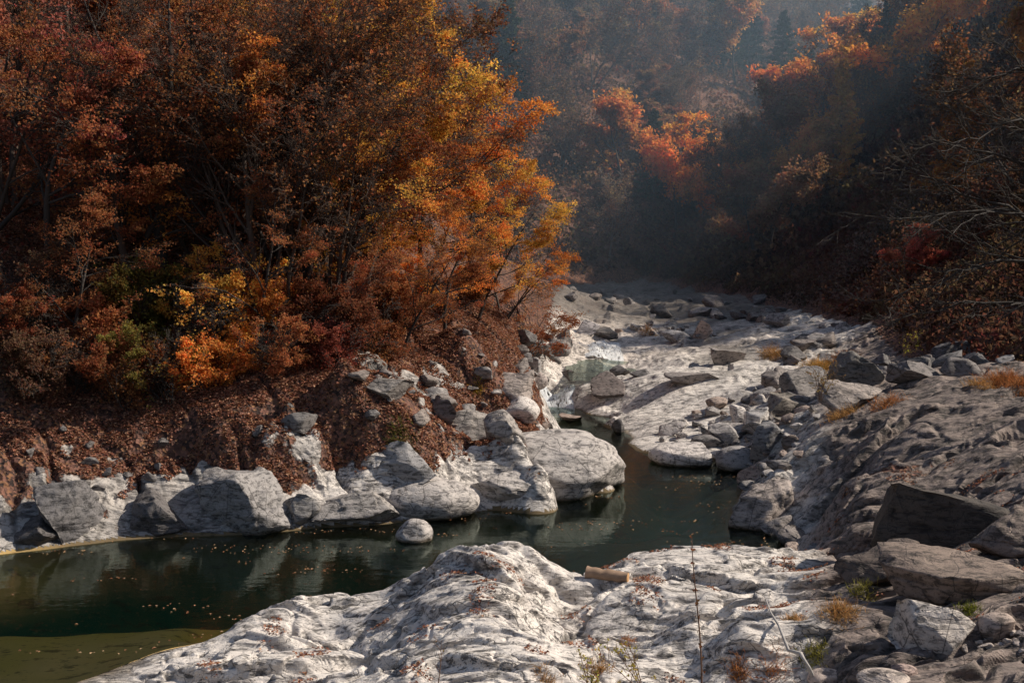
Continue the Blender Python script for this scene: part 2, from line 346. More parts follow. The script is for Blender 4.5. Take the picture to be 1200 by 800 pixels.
def height(x, y, fine=True):
    """final ground level with rock relief and the three masks litter / brown / dark (painted shade and darker rock)"""
    b = base_height(x, y); sd = signed_dist(x, y, POOL)
    wx, wy = x+.35*noise2(x*.7, y*.7, 5), y+.35*noise2(x*.7+9, y*.7, 6)
    left = ss(.5, -.5, x-np.interp(y, [20, 23, 27, 33, 38, 60], [8, 3.2, 2.6, .4, .9, 2.2]))*ss(19.5, 21, y)
    hillw = ss(.0, 2.5, hills(x, y)-1.2)*ss(26, 30, y)
    leftm = left
    right = ss(-1., 1., x-(.19*y+.8))*(1-left)
    fore = ss(20.5, 18.5, y)*(1-right)
    mid = np.clip(1-left-right-fore, 0, 1)
    # relief
    f1, e1 = facets(wx*.55+wy*.12, wy*.85, 11, .8, .5); f2, e2 = facets(wx*1.6+3, wy*2.1, 21, .8, .5)
    f3, e3 = facets(wx*4.2, wy*5.6, 31, .8, .5)
    cr1 = ss(.10, .0, e1); cr2 = ss(.10, .0, e2)
    u = wx*.42+wy*.9
    ur = -wx*.22+wy*.97; rt = ss(-1., 1., x-(.19*y+.8)); u = u*(1-rt)+ur*rt
    s1 = saw(u*1.25+1.1*noise2(x*.45, y*.6, 41), .09); s2 = saw(u*3.7+1.3*noise2(x*.9, y*1.3, 43), .11); s3 = saw((wy*.95-wx*.2)*8.5+1.5*noise2(x*2.2, y*2.9, 47))
    m1 = ss(-.1, .5, noise2(x*.5, y*.7, 51)); m2 = ss(-.05, .4, noise2(x*1.0, y*1.5, 53)); m3 = ss(0., .35, noise2(x*2.1, y*3.1, 55))
    fb = fbm2(x*.8, y*1.1, 61, 3); fh = fbm2(x*5, y*7, 71, 4, .6)
    pit = ss(.28, .5, noise2(x*3.1+.5*noise2(x*4, y*4, 3), y*6.3, 81))
    pit2 = ss(.3, .5, noise2(x*8, y*14, 83))
    A = np.clip((b+.12)/.4, .0, 1)*ss(-.15, .35, sd)
    calm = ss(.0, .6, sd)
    g1 = ss(-.05, .4, noise2(x*.22+2, y*.8, 151)); g2 = ss(-.05, .35, noise2(x*.45, y*1.5, 153)); g3 = ss(.05, .4, noise2(x*1.1, y*3.2, 155))
    k1 = saw(ur*.85+.7*noise2(x*.22, y*.5, 141), .05); k2 = saw(ur*2.5+.8*noise2(x*.4, y*1.1, 143), .07); k3 = saw(ur*6.5+1.0*noise2(x*1., y*2.4, 145), .1)
    uf = wx*.16+wy*.98; kf1 = saw(uf*.95+.9*noise2(x*.35, y*.5, 161), .05); kf2 = saw(uf*2.9+1.0*noise2(x*.6, y*1.1, 163), .07); kf3 = saw(uf*7+1.*noise2(x*1.5, y*2.4, 165), .1)
    led = ss(.0, .5, noise2(x*.8+5, y*1.1, 57))
    rF = .05*fb+.07*f1+.05*f2*(.25+m1)-.10*cr1*(.2+m2)-.045*cr2*(.15+m2)+.15*kf1*(.2+g1)+.085*kf2*(.15+g2)+.035*kf3*g3+.06*s2*m2*led+.03*s3*m3*m2+.03*f2*m2+.006*f3+.008*fh*(.3+m2)-.15*pit*m2-.025*pit2*led
    rR = .10*fb+.26*k1*(.25+g1)+.15*k2*(.2+g2)+.05*k3*(.15+g3)+.05*f1*m1+.02*f2*m2+.012*fh*(.3+m2)-.10*pit*g2-.10*cr1*m1
    rL = .12*fb+.26*f1+.12*f2*(.3+m1)+.025*f3*m2+.12*s2*m2+.03*s3*m3+.015*fh-.20*cr1-.07*cr2*(.3+m2)
    slab = np.exp(-((x-4.6)/2.1)**2-((y-32)/4.5)**2)
    rM = (.10*fb+.30*f1*(.35+m1)+.12*f2*(.1+m2)+.18*k1*g1+.10*k2*g2+.012*f3*m2+.06*s2*m2+.01*fh-.08*cr1*m1-.04*cr2*m2)*(1-.8*slab)
    r = rF*fore+rR*right+rL*left+rM*mid
    farm = ss(45, 60, y)
    r = r*(1-farm)+farm*(.16*fb+.30*f1+.10*noise2(x*.9, y*.5, 99))
    r = r*(1-.55*left*ss(1.0, 1.8, b))
    h = b+r*A*(.4+.6*calm)
    # smooth rounded left boulders face: fewer facets low at the water, pale worn
    litter = left*ss(.6, 1.35, b+.5*fbm2(x*.6, y*.8, 91, 3)+.25*fbm2(x*2, y*2, 95, 2))
    outc = ss(.15, .4, fbm2(x*.55+4, y*.55, 97, 3))*ss(-7, -4, x)
    h = h+outc*litter*.28*(.6+f1)*ss(.0, 1, sd)*ss(34, 28, y)
    litter = litter*(1-.6*outc*ss(31, 27, y))
    litter = np.maximum(litter, ss(.0, .7, hills(x, y)-1.3)*ss(25, 30, y))
    litter = litter + (f2 < -.33)*(.25)*left
    bx = (x-(.195*y+.2))/(.11*y)
    brown = ss(0, 1, bx)*ss(44, 36, y)+.45*ss(42, 56, y)+left*.25*ss(1, 2.2, b)
    dark = np.clip(pit*m2*fore+.8*pit*right*g2+right*.35*g3*(k3 < -.3)+ss(.12, .02, e2)*.35*(left+right)+ss(.1, .7, farm)*.9+mid*(1-slab)*(.25+.6*ss(-.15, .25, fbm2(x*.35, y*.6, 171, 3)))*ss(.02, .12, x/y-.07)+.5*cr1*(left+right)+.5*left*ss(-3.2, -5.5, x)+.5*left*outc*ss(1.4, 1.9, b), 0, 1)  # puts shade of left bank, far floor, pits and clefts into the colour
    return h, litter, brown, dark, sd, b, left, fore
def ground_z(x, y):
    return float(height(np.array([float(x)]), np.array([float(y)]))[0][0])

rows = [8.2]
while rows[-1] < 88:
    y = rows[-1]; rows.append(y+min(max(y*y/7100*.72, .012), .22))
rows = np.array(rows); NC = 1080
u = np.linspace(-1, 1, NC)
X = u[None, :]*(rows[:, None]*.50+2.0); Y = np.repeat(rows[:, None], NC, 1)
xf, yf = X.ravel(), Y.ravel()
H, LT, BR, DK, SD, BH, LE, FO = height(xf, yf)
Hg = H.reshape(len(rows), NC)
for _ in range(1):
    Hg[1:-1] = (Hg[:-2]+2*Hg[1:-1]+Hg[2:])/4; Hg[:, 1:-1] = (Hg[:, :-2]+2*Hg[:, 1:-1]+Hg[:, 2:])/4
H = Hg.ravel()
# horizontal push so ledges overhang and the grid does not read as a height map
px_ = .05*noise2(yf*3+H*5, xf*3, 201)*np.clip(H*3, 0, 1); py_ = .06*noise2(xf*3+7, H*6+yf*2, 203)*np.clip(H*3, 0, 1)
V = np.stack([xf+px_, yf+py_, H], 1)
nr = len(rows); print('terrain', nr, NC)
idx = np.arange(nr*NC).reshape(nr, NC)
F = np.stack([idx[:-1, :-1], idx[:-1, 1:], idx[1:, 1:], idx[1:, :-1]], -1).reshape(-1, 4)
cf = F[:, 0]
reg = np.where((SD[cf] < .02) & (H[cf] < .03) & (BH[cf] < .03), 0, np.where(LE[cf] > .5, 1, np.where(FO[cf] > .5, 2, np.where(yf[cf] > 54, 4, 3))))
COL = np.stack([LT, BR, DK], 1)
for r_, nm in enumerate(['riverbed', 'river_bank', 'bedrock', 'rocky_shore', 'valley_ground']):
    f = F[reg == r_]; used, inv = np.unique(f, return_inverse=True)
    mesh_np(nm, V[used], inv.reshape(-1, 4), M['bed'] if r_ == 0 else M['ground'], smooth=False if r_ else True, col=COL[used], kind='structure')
# the hills and everything round about, coarse
gx = np.arange(-190, 230, 1.0); gy = np.arange(-40, 420, 1.0)
GX, GY = np.meshgrid(gx, gy); a, b_ = GX.ravel(), GY.ravel()
hh = base_height(a, b_); infan = (np.abs(a) < b_*.50+1.2) & (b_ > 9) & (b_ < 86.5)
hh = hh + fbm2(a*.12, b_*.12, 301, 4)*1.2*ss(1, 6, hills(a, b_)-1) + fbm2(a*.5, b_*.5, 305, 2)*.15
hh = np.where(infan, hh-1.6, hh)
gi = np.arange(len(a)).reshape(GX.shape); GF = np.stack([gi[:-1, :-1], gi[:-1, 1:], gi[1:, 1:], gi[1:, :-1]], -1).reshape(-1, 4)
mesh_np('hillside', np.stack([a, b_, hh], 1), GF, M['ground'], smooth=True, col=np.stack([ss(.3, 1.5, hills(a, b_)-1.6), .8+0*a, .3+0*a], 1), kind='structure')

# ------------------------------------------------------------------ water
def sheet(name, poly, z, mat):
    me = bpy.data.meshes.new(name); me.from_pydata([(x, y, z) for x, y in poly], [], [tuple(range(len(poly)))]); me.update()
    me.materials.append(mat); o = bpy.data.objects.new(name, me); C.objects.link(o); o['kind'] = 'structure'; return o
sheet('river_water', [(-30, 11), (-3, 11.5), (9, 15), (9, 20.5), (6.6, 28), (5, 33), (3.5, 37.2), (0.0, 37.2), (-1, 33), (-2, 28), (-10, 24.5), (-30, 24.5)], 0., M['water'])
sheet('upper_pool_water', [at(x, y, .78) for x, y in [(668, 446), (735, 446), (765, 434), (745, 424), (690, 420), (662, 426)]], .78, M['upper'])
# ------------------------------------------------------------------ trees
def unit(v): return v/np.maximum(np.linalg.norm(v, axis=-1, keepdims=True), 1e-9)
def sample(P, t):
    K = P.shape[1]; f = np.clip(t, 0, .9999)*(K-1); i = f.astype(int); fr = (f-i)[:, None]; m = np.arange(len(P))
    a, b = P[m, i], P[m, i+1]; return a*(1-fr)+b*fr, unit(b-a), i, fr[:, 0]
def shoots(rng, base, d, L, r0, K, curl=.25, up=.0, tip=.25, bias=None):
    """M curved tapering shoots of K points"""
    Mn = len(base); P = np.empty((Mn, K, 3)); P[:, 0] = base; d = unit(d).copy()
    for k in range(1, K):
        d = d+rng.normal(0, curl, (Mn, 3))/math.sqrt(K-1)
        d[:, 2] += up/(K-1)
        if bias is not None: d += np.array(bias)/(K-1)
        d = unit(d); P[:, k] = P[:, k-1]+d*(L/(K-1))[:, None]
    R = np.asarray(r0)[:, None]*np.linspace(1, tip, K)[None, :]
    return P, R
def branch(rng, P, R, L, n, t0, ang, ratio, rr, K, curl, up, flat=1., bias=None, t1=1., taper=.45, tip=.3):
    Mp = len(P); m = np.repeat(np.arange(Mp), n); t = t0+(t1-t0)*((np.tile(np.arange(n), Mp)+rng.uniform(0, 1, Mp*n))/n)
    q, tg, i, fr = sample(P[m], t)
    rad_ = R[m, i]*(1-fr)+R[m, np.minimum(i+1, R.shape[1]-1)]*fr
    rv = rng.normal(0, 1, (len(m), 3)); perp = unit(rv-(rv*tg).sum(1, keepdims=True)*tg)
    a = (ang+rng.normal(0, .18, len(m)))[:, None]
    d = tg*np.cos(a)+perp*np.sin(a); d[:, 2] *= flat
    if bias is not None: d = d+np.array(bias)
    Ln = L[m]*ratio*rng.uniform(.7, 1.25, len(m))*(1-taper*t)
    P2, R2 = shoots(rng, q, d, Ln, np.maximum(rad_*rr, .0035), K, curl, up, tip)
    return P2, R2, Ln
def tube_arrays(P, R, S):
    Mn, K = P.shape[:2]; T = np.empty_like(P); T[:, 1:-1] = P[:, 2:]-P[:, :-2]; T[:, 0] = P[:, 1]-P[:, 0]; T[:, -1] = P[:, -1]-P[:, -2]
    T = unit(T); ref = np.where(np.abs(T[..., 2:3]) > .9, np.array([1., 0, 0]), np.array([0, 0, 1.]))
    U = unit(np.cross(T, ref)); W = np.cross(T, U)
    a = np.arange(S)*2*math.pi/S
    V = P[:, :, None]+R[:, :, None, None]*(np.cos(a)[None, None, :, None]*U[:, :, None]+np.sin(a)[None, None, :, None]*W[:, :, None])
    i = np.arange(Mn*K*S).reshape(Mn, K, S); j = np.roll(i, -1, 2)
    F = np.stack([i[:, :-1], j[:, :-1], j[:, 1:], i[:, 1:]], -1).reshape(-1, 4)
    return V.reshape(-1, 3), F
def tubes(name, parts, mat, parent=None, col=None):
    Vs, Fs, o = [], [], 0
    for P, R, S in parts:
        v, f = tube_arrays(P, R, S); Vs.append(v); Fs.append(f+o); o += len(v)
    return mesh_np(name, np.concatenate(Vs), np.concatenate(Fs), mat, parent, smooth=True)
def leaf_quads(rng, q, size, flat=.8, droop=.2):
    n = len(q); nrm = unit(rng.normal(0, 1, (n, 3))*np.array([1, 1, .6])+np.array([0, 0, flat]))
    rv = unit(np.cross(nrm, rng.normal(0, 1, (n, 3)))); rw = np.cross(nrm, rv)
    s = (size*rng.uniform(.6, 1.35, n))[:, None]
    fold = nrm*s*.22
    V = np.stack([q-rv*s*.6, q-rw*s*.42+fold, q+rv*s*.6, q+rw*s*.42+fold], 1)
    return V.reshape(-1, 3), np.arange(n*4).reshape(n, 4)
def tints(rng, q, base=1., clump=.45, each=.3, hue=.25, cs=1.1):
    """per leaf tint: light and dark clumps, some redder, some yellower"""
    n = len(q); c = 1+clump*noise3(q*cs+50, 5)+each*rng.uniform(-1, 1, n)
    h = hue*noise3(q*.8*cs+20, 9)+.15*rng.normal(0, 1, n)
    col = np.stack([c, c*(1+h), c*(1+h*.6)], 1)*base
    return np.repeat(np.clip(col, .05, 3), 4, 0)
def at_twigs(rng, P, n, jit, t0=.15):
    m = rng.integers(0, len(P), n); q, tg, _, _ = sample(P[m], rng.uniform(t0, 1, n)); return q+rng.normal(0, jit, (n, 3))*np.array([1, 1, .6])

def make_tree(name, seed, height=8., stems=1, spread=.25, leaves=30000, lsize=.075, flat=.35, bias=(0, 0, 0), r0=.13, n1=11, n2=9, n3=8, n4=0, keep=1.,
              barkm='bark', leafm='leaf', bare_from=.3, sides=7, jit=.1, up=.35, l1=.52, ang=.85, shrub=False, twr=.006):
    rng = np.random.default_rng(seed); root = empty(name, (0, 0, 0))
    base = rng.normal(0, .08*stems**.5, (stems, 3)); base[:, 2] = -.3
    d = np.tile([0, 0, 1.], (stems, 1))+rng.normal(0, spread, (stems, 3))*[1, 1, 0]+np.array(bias)*.5
    L0 = height*rng.uniform(.75, 1., stems)*.82
    P0, R0 = shoots(rng, base, d, L0, np.full(stems, r0)*rng.uniform(.7, 1.1, stems), 12, .22, .25, .12, bias=np.array(bias)*.5)
    P1, R1, L1 = branch(rng, P0, R0, L0, n1, bare_from, ang, l1, .55, 8, .35, up, .8, np.array(bias)*.6, taper=.35)
    P2, R2, L2 = branch(rng, P1, R1, L1, n2, .18, .75, .5, .55, 6, .35, .1, flat*1.6, np.array(bias)*.4)
    P3, R3, L3 = branch(rng, P2, R2, L2, n3, .15, .7, .52, .6, 4, .3, .0, flat, np.array(bias)*.3)
    R3 = np.maximum(R3, twr)
    parts = [(P0, R0, sides), (P1, R1, 5), (P2, R2, 4), (P3, R3, 3)]; tw = P3
    if n4:
        P4, R4, L4 = branch(rng, P3, R3, L3, n4, .1, .65, .55, .7, 3, .3, 0, flat, None); R4 = np.maximum(R4, twr*.8); parts.append((P4, R4, 3)); tw = P4
    tubes('stems' if shrub else 'trunk', parts, M[barkm], root)
    if leaves:
        n = leaves; q = at_twigs(rng, tw, int(n*1.7), jit)
        # some sprays keep their leaves, some have dropped them
        k = noise3(q*.9+seed, 77)+.22*rng.normal(0, 1, len(q)) > (.40 if keep >= 1 else 1.1-keep*1.2)-.40
        q = q[k][:n]; v, f = leaf_quads(rng, q, lsize)
        mesh_np('foliage' if shrub else 'crown', v, f, M[leafm], root, col=tints(rng, q))
    return root
def make_conifer(name, seed, height=10., r=2.1, leaves=26000, lsize=.16, larch=False):
    rng = np.random.default_rng(seed); root = empty(name, (0, 0, 0))
    P0, R0 = shoots(rng, np.array([[0, 0, -.3]]), np.array([[0, 0, 1.]]), np.array([height]), np.array([.15]), 12, .03, .1, .08)
    n = 80; t = np.linspace(.08, .985, n); q, tg, _, _ = sample(np.repeat(P0, n, 0), t)
    a = np.arange(n)*2.4+rng.normal(0, .3, n); d = np.stack([np.cos(a), np.sin(a), np.full(n, .12)+.5*t], 1)
    L = r*(1.03-t)**.85*rng.uniform(.4, 1.35, n)+.12
    P1, R1 = shoots(rng, q, d, L, .03*(1.1-t), 7, .12, -.35 if not larch else .1, .3)
    P2, R2, L2 = branch(rng, P1, R1, L, 14, .12, .9, .42, .5, 4, .15, -.2, .25)
    R2 = np.maximum(R2, .006)
    tubes('trunk', [(P0, R0, 7), (P1, R1, 4), (P2, R2, 3)], M['bark'], root)
    q = at_twigs(rng, P2, leaves, .05, .0); q[:, 2] -= np.abs(rng.normal(0, .07, len(q)))
    v, f = leaf_quads(rng, q, lsize, .5); mesh_np('crown', v, f, M['needle'], root, col=tints(rng, q, 1, .35, .3, .1))
    return root
def copy_thing(root):
    r = root.copy(); C.objects.link(r)
    for ch in root.children:
        c = ch.copy(); C.objects.link(c); c.parent = r
    return r
used = set()
def place(proto, x, y, z=None, rz=0., s=1., colour=None, label=None, cat='tree', group=None, bark=None, tilt=0.):
    """the first use moves the prototype itself, later ones copy it with its parts"""
    if proto.name in used: o = copy_thing(proto)
    else: o = proto; used.add(proto.name)
    o.location = (x, y, ground_z(x, y)-.05 if z is None else z); o.rotation_euler = (0, tilt, rz); o.scale = (s, s, s*1.0)
    if 'group' in o: del o['group']
    tag(o, label, cat, group)
    for ch in o.children:
        ch.color = (*((bark or (1, 1, 1)) if ch.name.startswith(('trunk', 'stems')) else (colour or (1, 1, 1))), 1)
    return o
ORANGE, RUST, YELLOW, RED, BROWN, PINK, GREEN, GREY, OLIVE = (.64, .27, .08), (.34, .14, .07), (.68, .38, .10), (.29, .10, .06), (.17, .095, .065), (.36, .13, .10), (.055, .075, .045), (.14, .11, .10), (.20, .16, .05)
RB = np.random.default_rng(4)
SKY=.085; SUN=5.0; HAZE=.0037
# left slope: maples and other broadleaves leaning out over the stream
maple = [make_tree('maple_tree', 101, 8.5, 1, .15, 12000, .07, .25, (.22, -.05, 0), .12, 12, 9, 8, bare_from=.22, l1=.56),
         make_tree('maple_tree', 102, 9.0, 2, .2, 12000, .07, .22, (.3, -.1, 0), .12, 9, 9, 7, bare_from=.25, l1=.55),
         make_tree('maple_tree', 103, 7.5, 3, .3, 12000, .07, .25, (.35, 0, 0), .09, 8, 8, 7, bare_from=.2, l1=.55),
         make_tree('maple_tree', 104, 8.0, 1, .15, 9500, .07, .2, (.1, -.1, 0), .15, 13, 9, 7, bare_from=.3, l1=.6, keep=.75)]
bare = [make_tree('bare_tree', 111, 9.5, 2, .25, 3000, .065, .7, (.12, 0, 0), .11, 11, 9, 8, 4, keep=.6, up=.6, ang=.6, bare_from=.25, twr=.005),
        make_tree('bare_tree', 112, 9.0, 4, .3, 3500, .065, .8, (.3, 0, 0), .075, 8, 8, 7, 4, keep=.6, up=.7, ang=.55, bare_from=.22, twr=.005)]
oak = [make_tree('oak_tree', 121, 10.5, 1, .2, 18000, .075, .6, (.05, 0, 0), .24, 9, 9, 8, 3, keep=.7, up=.5, ang=.75, bare_from=.35, l1=.6)]
shrub = [make_tree('leafy_shrub', 131, 2.6, 6, .45, 15000, .06, .6, (.05, -.1, 0), .03, 7, 7, 6, shrub=True, bare_from=.1, l1=.6, jit=.06),
         make_tree('leafy_shrub', 132, 2.2, 8, .6, 11000, .06, .8, (.1, -.1, 0), .022, 7, 6, 6, shrub=True, bare_from=.05, l1=.55, jit=.07)]
def lt(k, protos, px, Y, s, colour, rz, label, cat='tree', group=None, **kw):
    """a left-slope tree by the place where its trunk stands"""
    x = (px-600)/1400*Y; o = place(protos[k], x, Y, None, rz, s, colour, label, cat, group, **kw); return o
# (variant, photo column, distance, scale, colour, turn, label)
near_maples = [
 (0, 405, 30.5, .80, YELLOW, .1, 'golden orange maple leaning far out over the stream at the bend'),
 (2, 440, 33.0, .68, ORANGE, -.2, 'many-stemmed orange maple at the tip of the wooded bank'),
 (1, 405, 32.5, .85, ORANGE, .0, 'tall two-stemmed orange maple above the leaf-covered slope'),
 (0, 335, 36.0, 1.0, ORANGE, .3, 'bright orange maple topping the round edge of the wood'),
 (1, 385, 37.0, .78, ORANGE, -.4, 'burnt orange maple rising behind the leaning golden one'),
 (3, 400, 28.0, .60, YELLOW, .2, 'low amber maple with flat layered sprays over the slope'),
 (2, 330, 28.5, .80, RUST, .4, 'rusty brown maple of several slim stems above the litter slope'),
 (3, 250, 27.5, .82, ORANGE, 1.1, 'layered orange maple above the yellow shrub'),
 (0, 150, 27.5, .80, RUST, .5, 'rust red maple with flat sprays over the dark bank'),
 (3, 60, 26.5, .85, RUST, -.6, 'rust coloured maple overhanging the darkest rocks'),
 (2, -20, 27.5, .95, PINK, 0., 'pinkish red maple at the shaded end of the bank'),
 (1, 210, 31.5, .85, YELLOW, -.3, 'amber maple with bare lower stems inside the wood'),
 (0, 90, 32.0, .9, RED, .9, 'crimson maple inside the dark left wood'),
 (3, 350, 33.5, .95, RUST, .7, 'copper maple behind the leaning bare stems'),
 (0, 560, 31.5, .50, YELLOW, .2, 'small golden maple hanging low over the crest of the litter slope'),
 (3, 520, 29.0, .45, ORANGE, -.3, 'low orange maple spreading at the top of the litter slope'),
 (1, 490, 34.0, .62, ORANGE, .25, 'orange maple filling the rim of the wood behind the small golden one'),
 (0, 500, 36.5, .66, YELLOW, -.2, 'golden maple at the rim of the wood, furthest upstream'),
 (2, 590, 33.5, .42, ORANGE, .1, 'orange maple drooping over the dark rocks at the bend'),
 (0, 470, 27.6, .42, RUST, .6, 'small copper maple halfway up the litter slope'),
 (1, 300, 25.6, .5, RUST, .2, 'low russet maple above the big bulging boulder'),
 (3, 80, 25.0, .5, RUST, .9, 'low rust coloured maple above the slanting boulder'),
 (2, 590, 36.5, .50, RUST, -.1, 'small russet maple drooping to the rocks by the cascade')]
for k, px, Y, s, c, rz, lab in near_maples: lt(k, maple, px, Y, s, c, rz, lab, 'tree', 'maples along the left bank')
for k, px, Y, s, c, rz, lab in [
 (1, 372, 30.0, 1.0, RUST, 0., 'cluster of slender bare stems fanning to the upper right'),
 (0, 285, 30.5, 1.0, RUST, .3, 'slim dark leafless tree forked low among orange sprays'),
 (1, 350, 29.4, 1.12, RUST, .1, 'tall fan of slender leafless stems in the middle of the wood'),
 (1, 385, 29.8, .95, RUST, -.3, 'leafless stems leaning to the stream in front of the orange crowns'),
 (0, 385, 29.0, 1.05, RUST, .6, 'tall brushy leafless tree crossing the fan of slender stems'),
 (0, 300, 27.4, .9, RUST, 2.2, 'upright leafless tree beside the springing stems'),
 (1, 395, 28.2, .9, RUST, -.1, 'thin bare stems sweeping right across the amber maple'),
 (1, 240, 28.6, .95, RUST, .5, 'brushy leafless stems behind the dense yellow shrub'),
 (1, 330, 27.2, .85, RUST, .15, 'leafless stems springing from the slope left of the crimson shrub'),
 (0, 160, 27.0, .9, BROWN, 1.3, 'thin dark leafless tree before the layered maple'),
 (1, 390, 34.5, 1.0, RUST, -.2, 'leafless many-stemmed tree behind the golden maple'),
 (0, 20, 29.0, 1.05, BROWN, .6, 'straight leafless pole-like tree at the edge of the dark wood'),
 (0, 560, 38.5, .7, BROWN, .2, 'twiggy bare tree at the downstream rim of the wood')]:
    lt(k, bare, px, Y, s, c, rz, lab, 'tree', 'leafless trees in the left wood', bark=(1.6, 1.35, 1.2))
lt(0, oak, 190, 27.6, .95, RUST, .4, 'great dark oak with a forked black trunk and rust leaves', 'tree')
# deeper in the wood: nothing tells these apart
rr = random.Random(7)
spots = []
for i in range(600):
    px = rr.uniform(-160, 520); Y = rr.uniform(34, 56); x = (px-600)/1400*Y
    if x > -4.2-(Y-38)*.15: continue
    if all((x-a)**2+(Y-b)**2 > 2.7**2 for a, b in spots): spots.append((x, Y))
for i, (x, Y) in enumerate(spots[:58]):
    s = rr.uniform(.75, 1.15); rz = rr.uniform(0, 6.3); kind = rr.random()
    if kind < .3: place(rr.choice(maple), x, Y, None, rr.uniform(-.5, .5), s, rr.choice([RUST, RED, ORANGE, RUST, PINK, BROWN]), 'autumn maple standing among others deep in the left wood', 'tree', 'maples deep in the left wood')
    elif kind < .85: place(rr.choice(bare), x, Y, None, rz, s, rr.choice([BROWN, RUST]), 'nearly leafless tree standing deep in the left wood', 'tree', 'bare trees deep in the left wood', bark=(2.2, 1.7, 1.5))
    else: place(oak[0], x, Y, None, rz, s*.9, rr.choice([RUST, BROWN]), 'brown-leaved oak standing deep in the left wood', 'tree', 'oaks deep in the left wood')
for k, px, Y, s, c, rz, lab in [
 (0, 225, 25.6, .95, YELLOW, 0., 'dense yellow shrub on the dark slope above the pool'),
 (0, 270, 26.4, 1.0, YELLOW, 2., 'yellow-orange shrub right behind the dense yellow one'),
 (1, 395, 26.2, .8, (.20, .08, .05), 1., 'dark crimson shrub on the leaf-strewn slope'),
 (1, 360, 26.8, .7, (.24, .09, .05), 3., 'deep red shrub beside the dark crimson one'),
 (0, 50, 25.2, .7, RED, 4., 'small scarlet shrub above the shadowed rocks'),
 (1, 120, 25.5, .9, RUST, 5., 'rusty shrub overhanging the shaded bank'),
 (0, 10, 25.4, .9, BROWN, .5, 'brown shrub at the far end of the shaded bank'),
 (1, 165, 26.3, 1., OLIVE, 2.2, 'olive-brown shrub under the layered maple'),
 (1, 310, 26.6, .8, ORANGE, 2.6, 'orange shrub between the yellow and the crimson ones'),
 (1, 450, 28.4, .7, RUST, .8, 'russet shrub near the top of the litter slope'),
 (0, 500, 30.2, .7, ORANGE, 1.8, 'orange shrub under the leaning golden maple'),
 (1, 555, 32.4, .6, RUST, 2.8, 'brown-red bush on the crest above the small cascade'),
 (0, 590, 35.5, .55, YELLOW, 3.8, 'small golden bush close to the dark rocks at the bend'),
 (0, 80, 24.2, .75, RUST, 1.2, 'brown-orange shrub low over the slanting boulder'),
 (1, 30, 24.0, .8, BROWN, .2, 'brown brush low over the shaded waterline rock'),
 (1, 140, 24.4, .85, RUST, 2.1, 'rust coloured brush above the dark low boulder'),
 (0, 195, 24.6, .8, OLIVE, 3.3, 'olive shrub in front of the dense yellow one'),
 (1, 250, 24.9, .8, ORANGE, 4.1, 'orange-brown shrub below the dense yellow one'),
 (0, 320, 25.2, .7, RUST, 5.1, 'rusty shrub low on the slope above the pale ribbed rock'),
 (1, 375, 25.6, .65, (.26, .08, .06), .4, 'dull crimson brush low on the litter slope'),
 (0, 0, 24.6, .9, RUST, 2.9, 'rusty shrub at the left border above the waterline'),
 (1, 440, 26.6, .55, RUST, 1.7, 'small dry bush in the middle of the litter slope'),
 (1, 636, 40.0, .35, (.3, .07, .04), 3., 'low reddish bush wedged among the rocks by the cascade')]:
    lt(k, shrub, px, Y, s, c, rz, lab, 'shrub')

# far slopes
fdec = [make_tree('hill_tree', 201, 8, 1, .2, 11000, .17, .5, (0, 0, 0), .12, 9, 7, 6, jit=.22, twr=.013, sides=5),
        make_tree('hill_tree', 202, 7.5, 2, .25, 11000, .17, .5, (0, 0, 0), .1, 7, 7, 6, jit=.22, twr=.013, sides=5),
        make_tree('hill_tree', 203, 8.5, 1, .2, 9000, .17, .6, (0, 0, 0), .12, 9, 7, 5, jit=.25, twr=.013, sides=5, keep=.8)]
fbare = [make_tree('leafless_tree', 211, 8.5, 2, .25, 2500, .12, .8, (0, 0, 0), .09, 9, 7, 6, 3, keep=.6, up=.7, ang=.6, barkm='greybark', twr=.012, sides=5, jit=.2),
         make_tree('leafless_tree', 212, 8, 3, .3, 3500, .12, .8, (0, 0, 0), .08, 8, 7, 6, 3, keep=.6, up=.6, ang=.65, barkm='greybark', twr=.012, sides=5, jit=.2)]
fcon = [make_conifer("fir_tree", 221, 10, 2.6, 17000), make_conifer("fir_tree", 222, 8.5, 2.3, 15000)]
larch = [make_conifer('larch_tree', 231, 9, 2.0, 14000, .15, True)]
hs = []
def ft(protos, k, px, py, Y, s, colour, lab, grp=None, rz=0., bark=None):
    """photo column and crown-top row at a distance; the trunk stands on the slope there"""
    x = (px-600)/1400*Y; hs.append((x, Y)); hs.extend([(x*q_, Y*q_) for q_ in (.95, .9, .85, .8)] if px > 800 else [(x*.93, Y*.93)]); return place(protos[k], x, Y, None, rz, s*(1.45 if protos is fdec else 1.05), colour, lab, 'tree', grp, bark=bark)
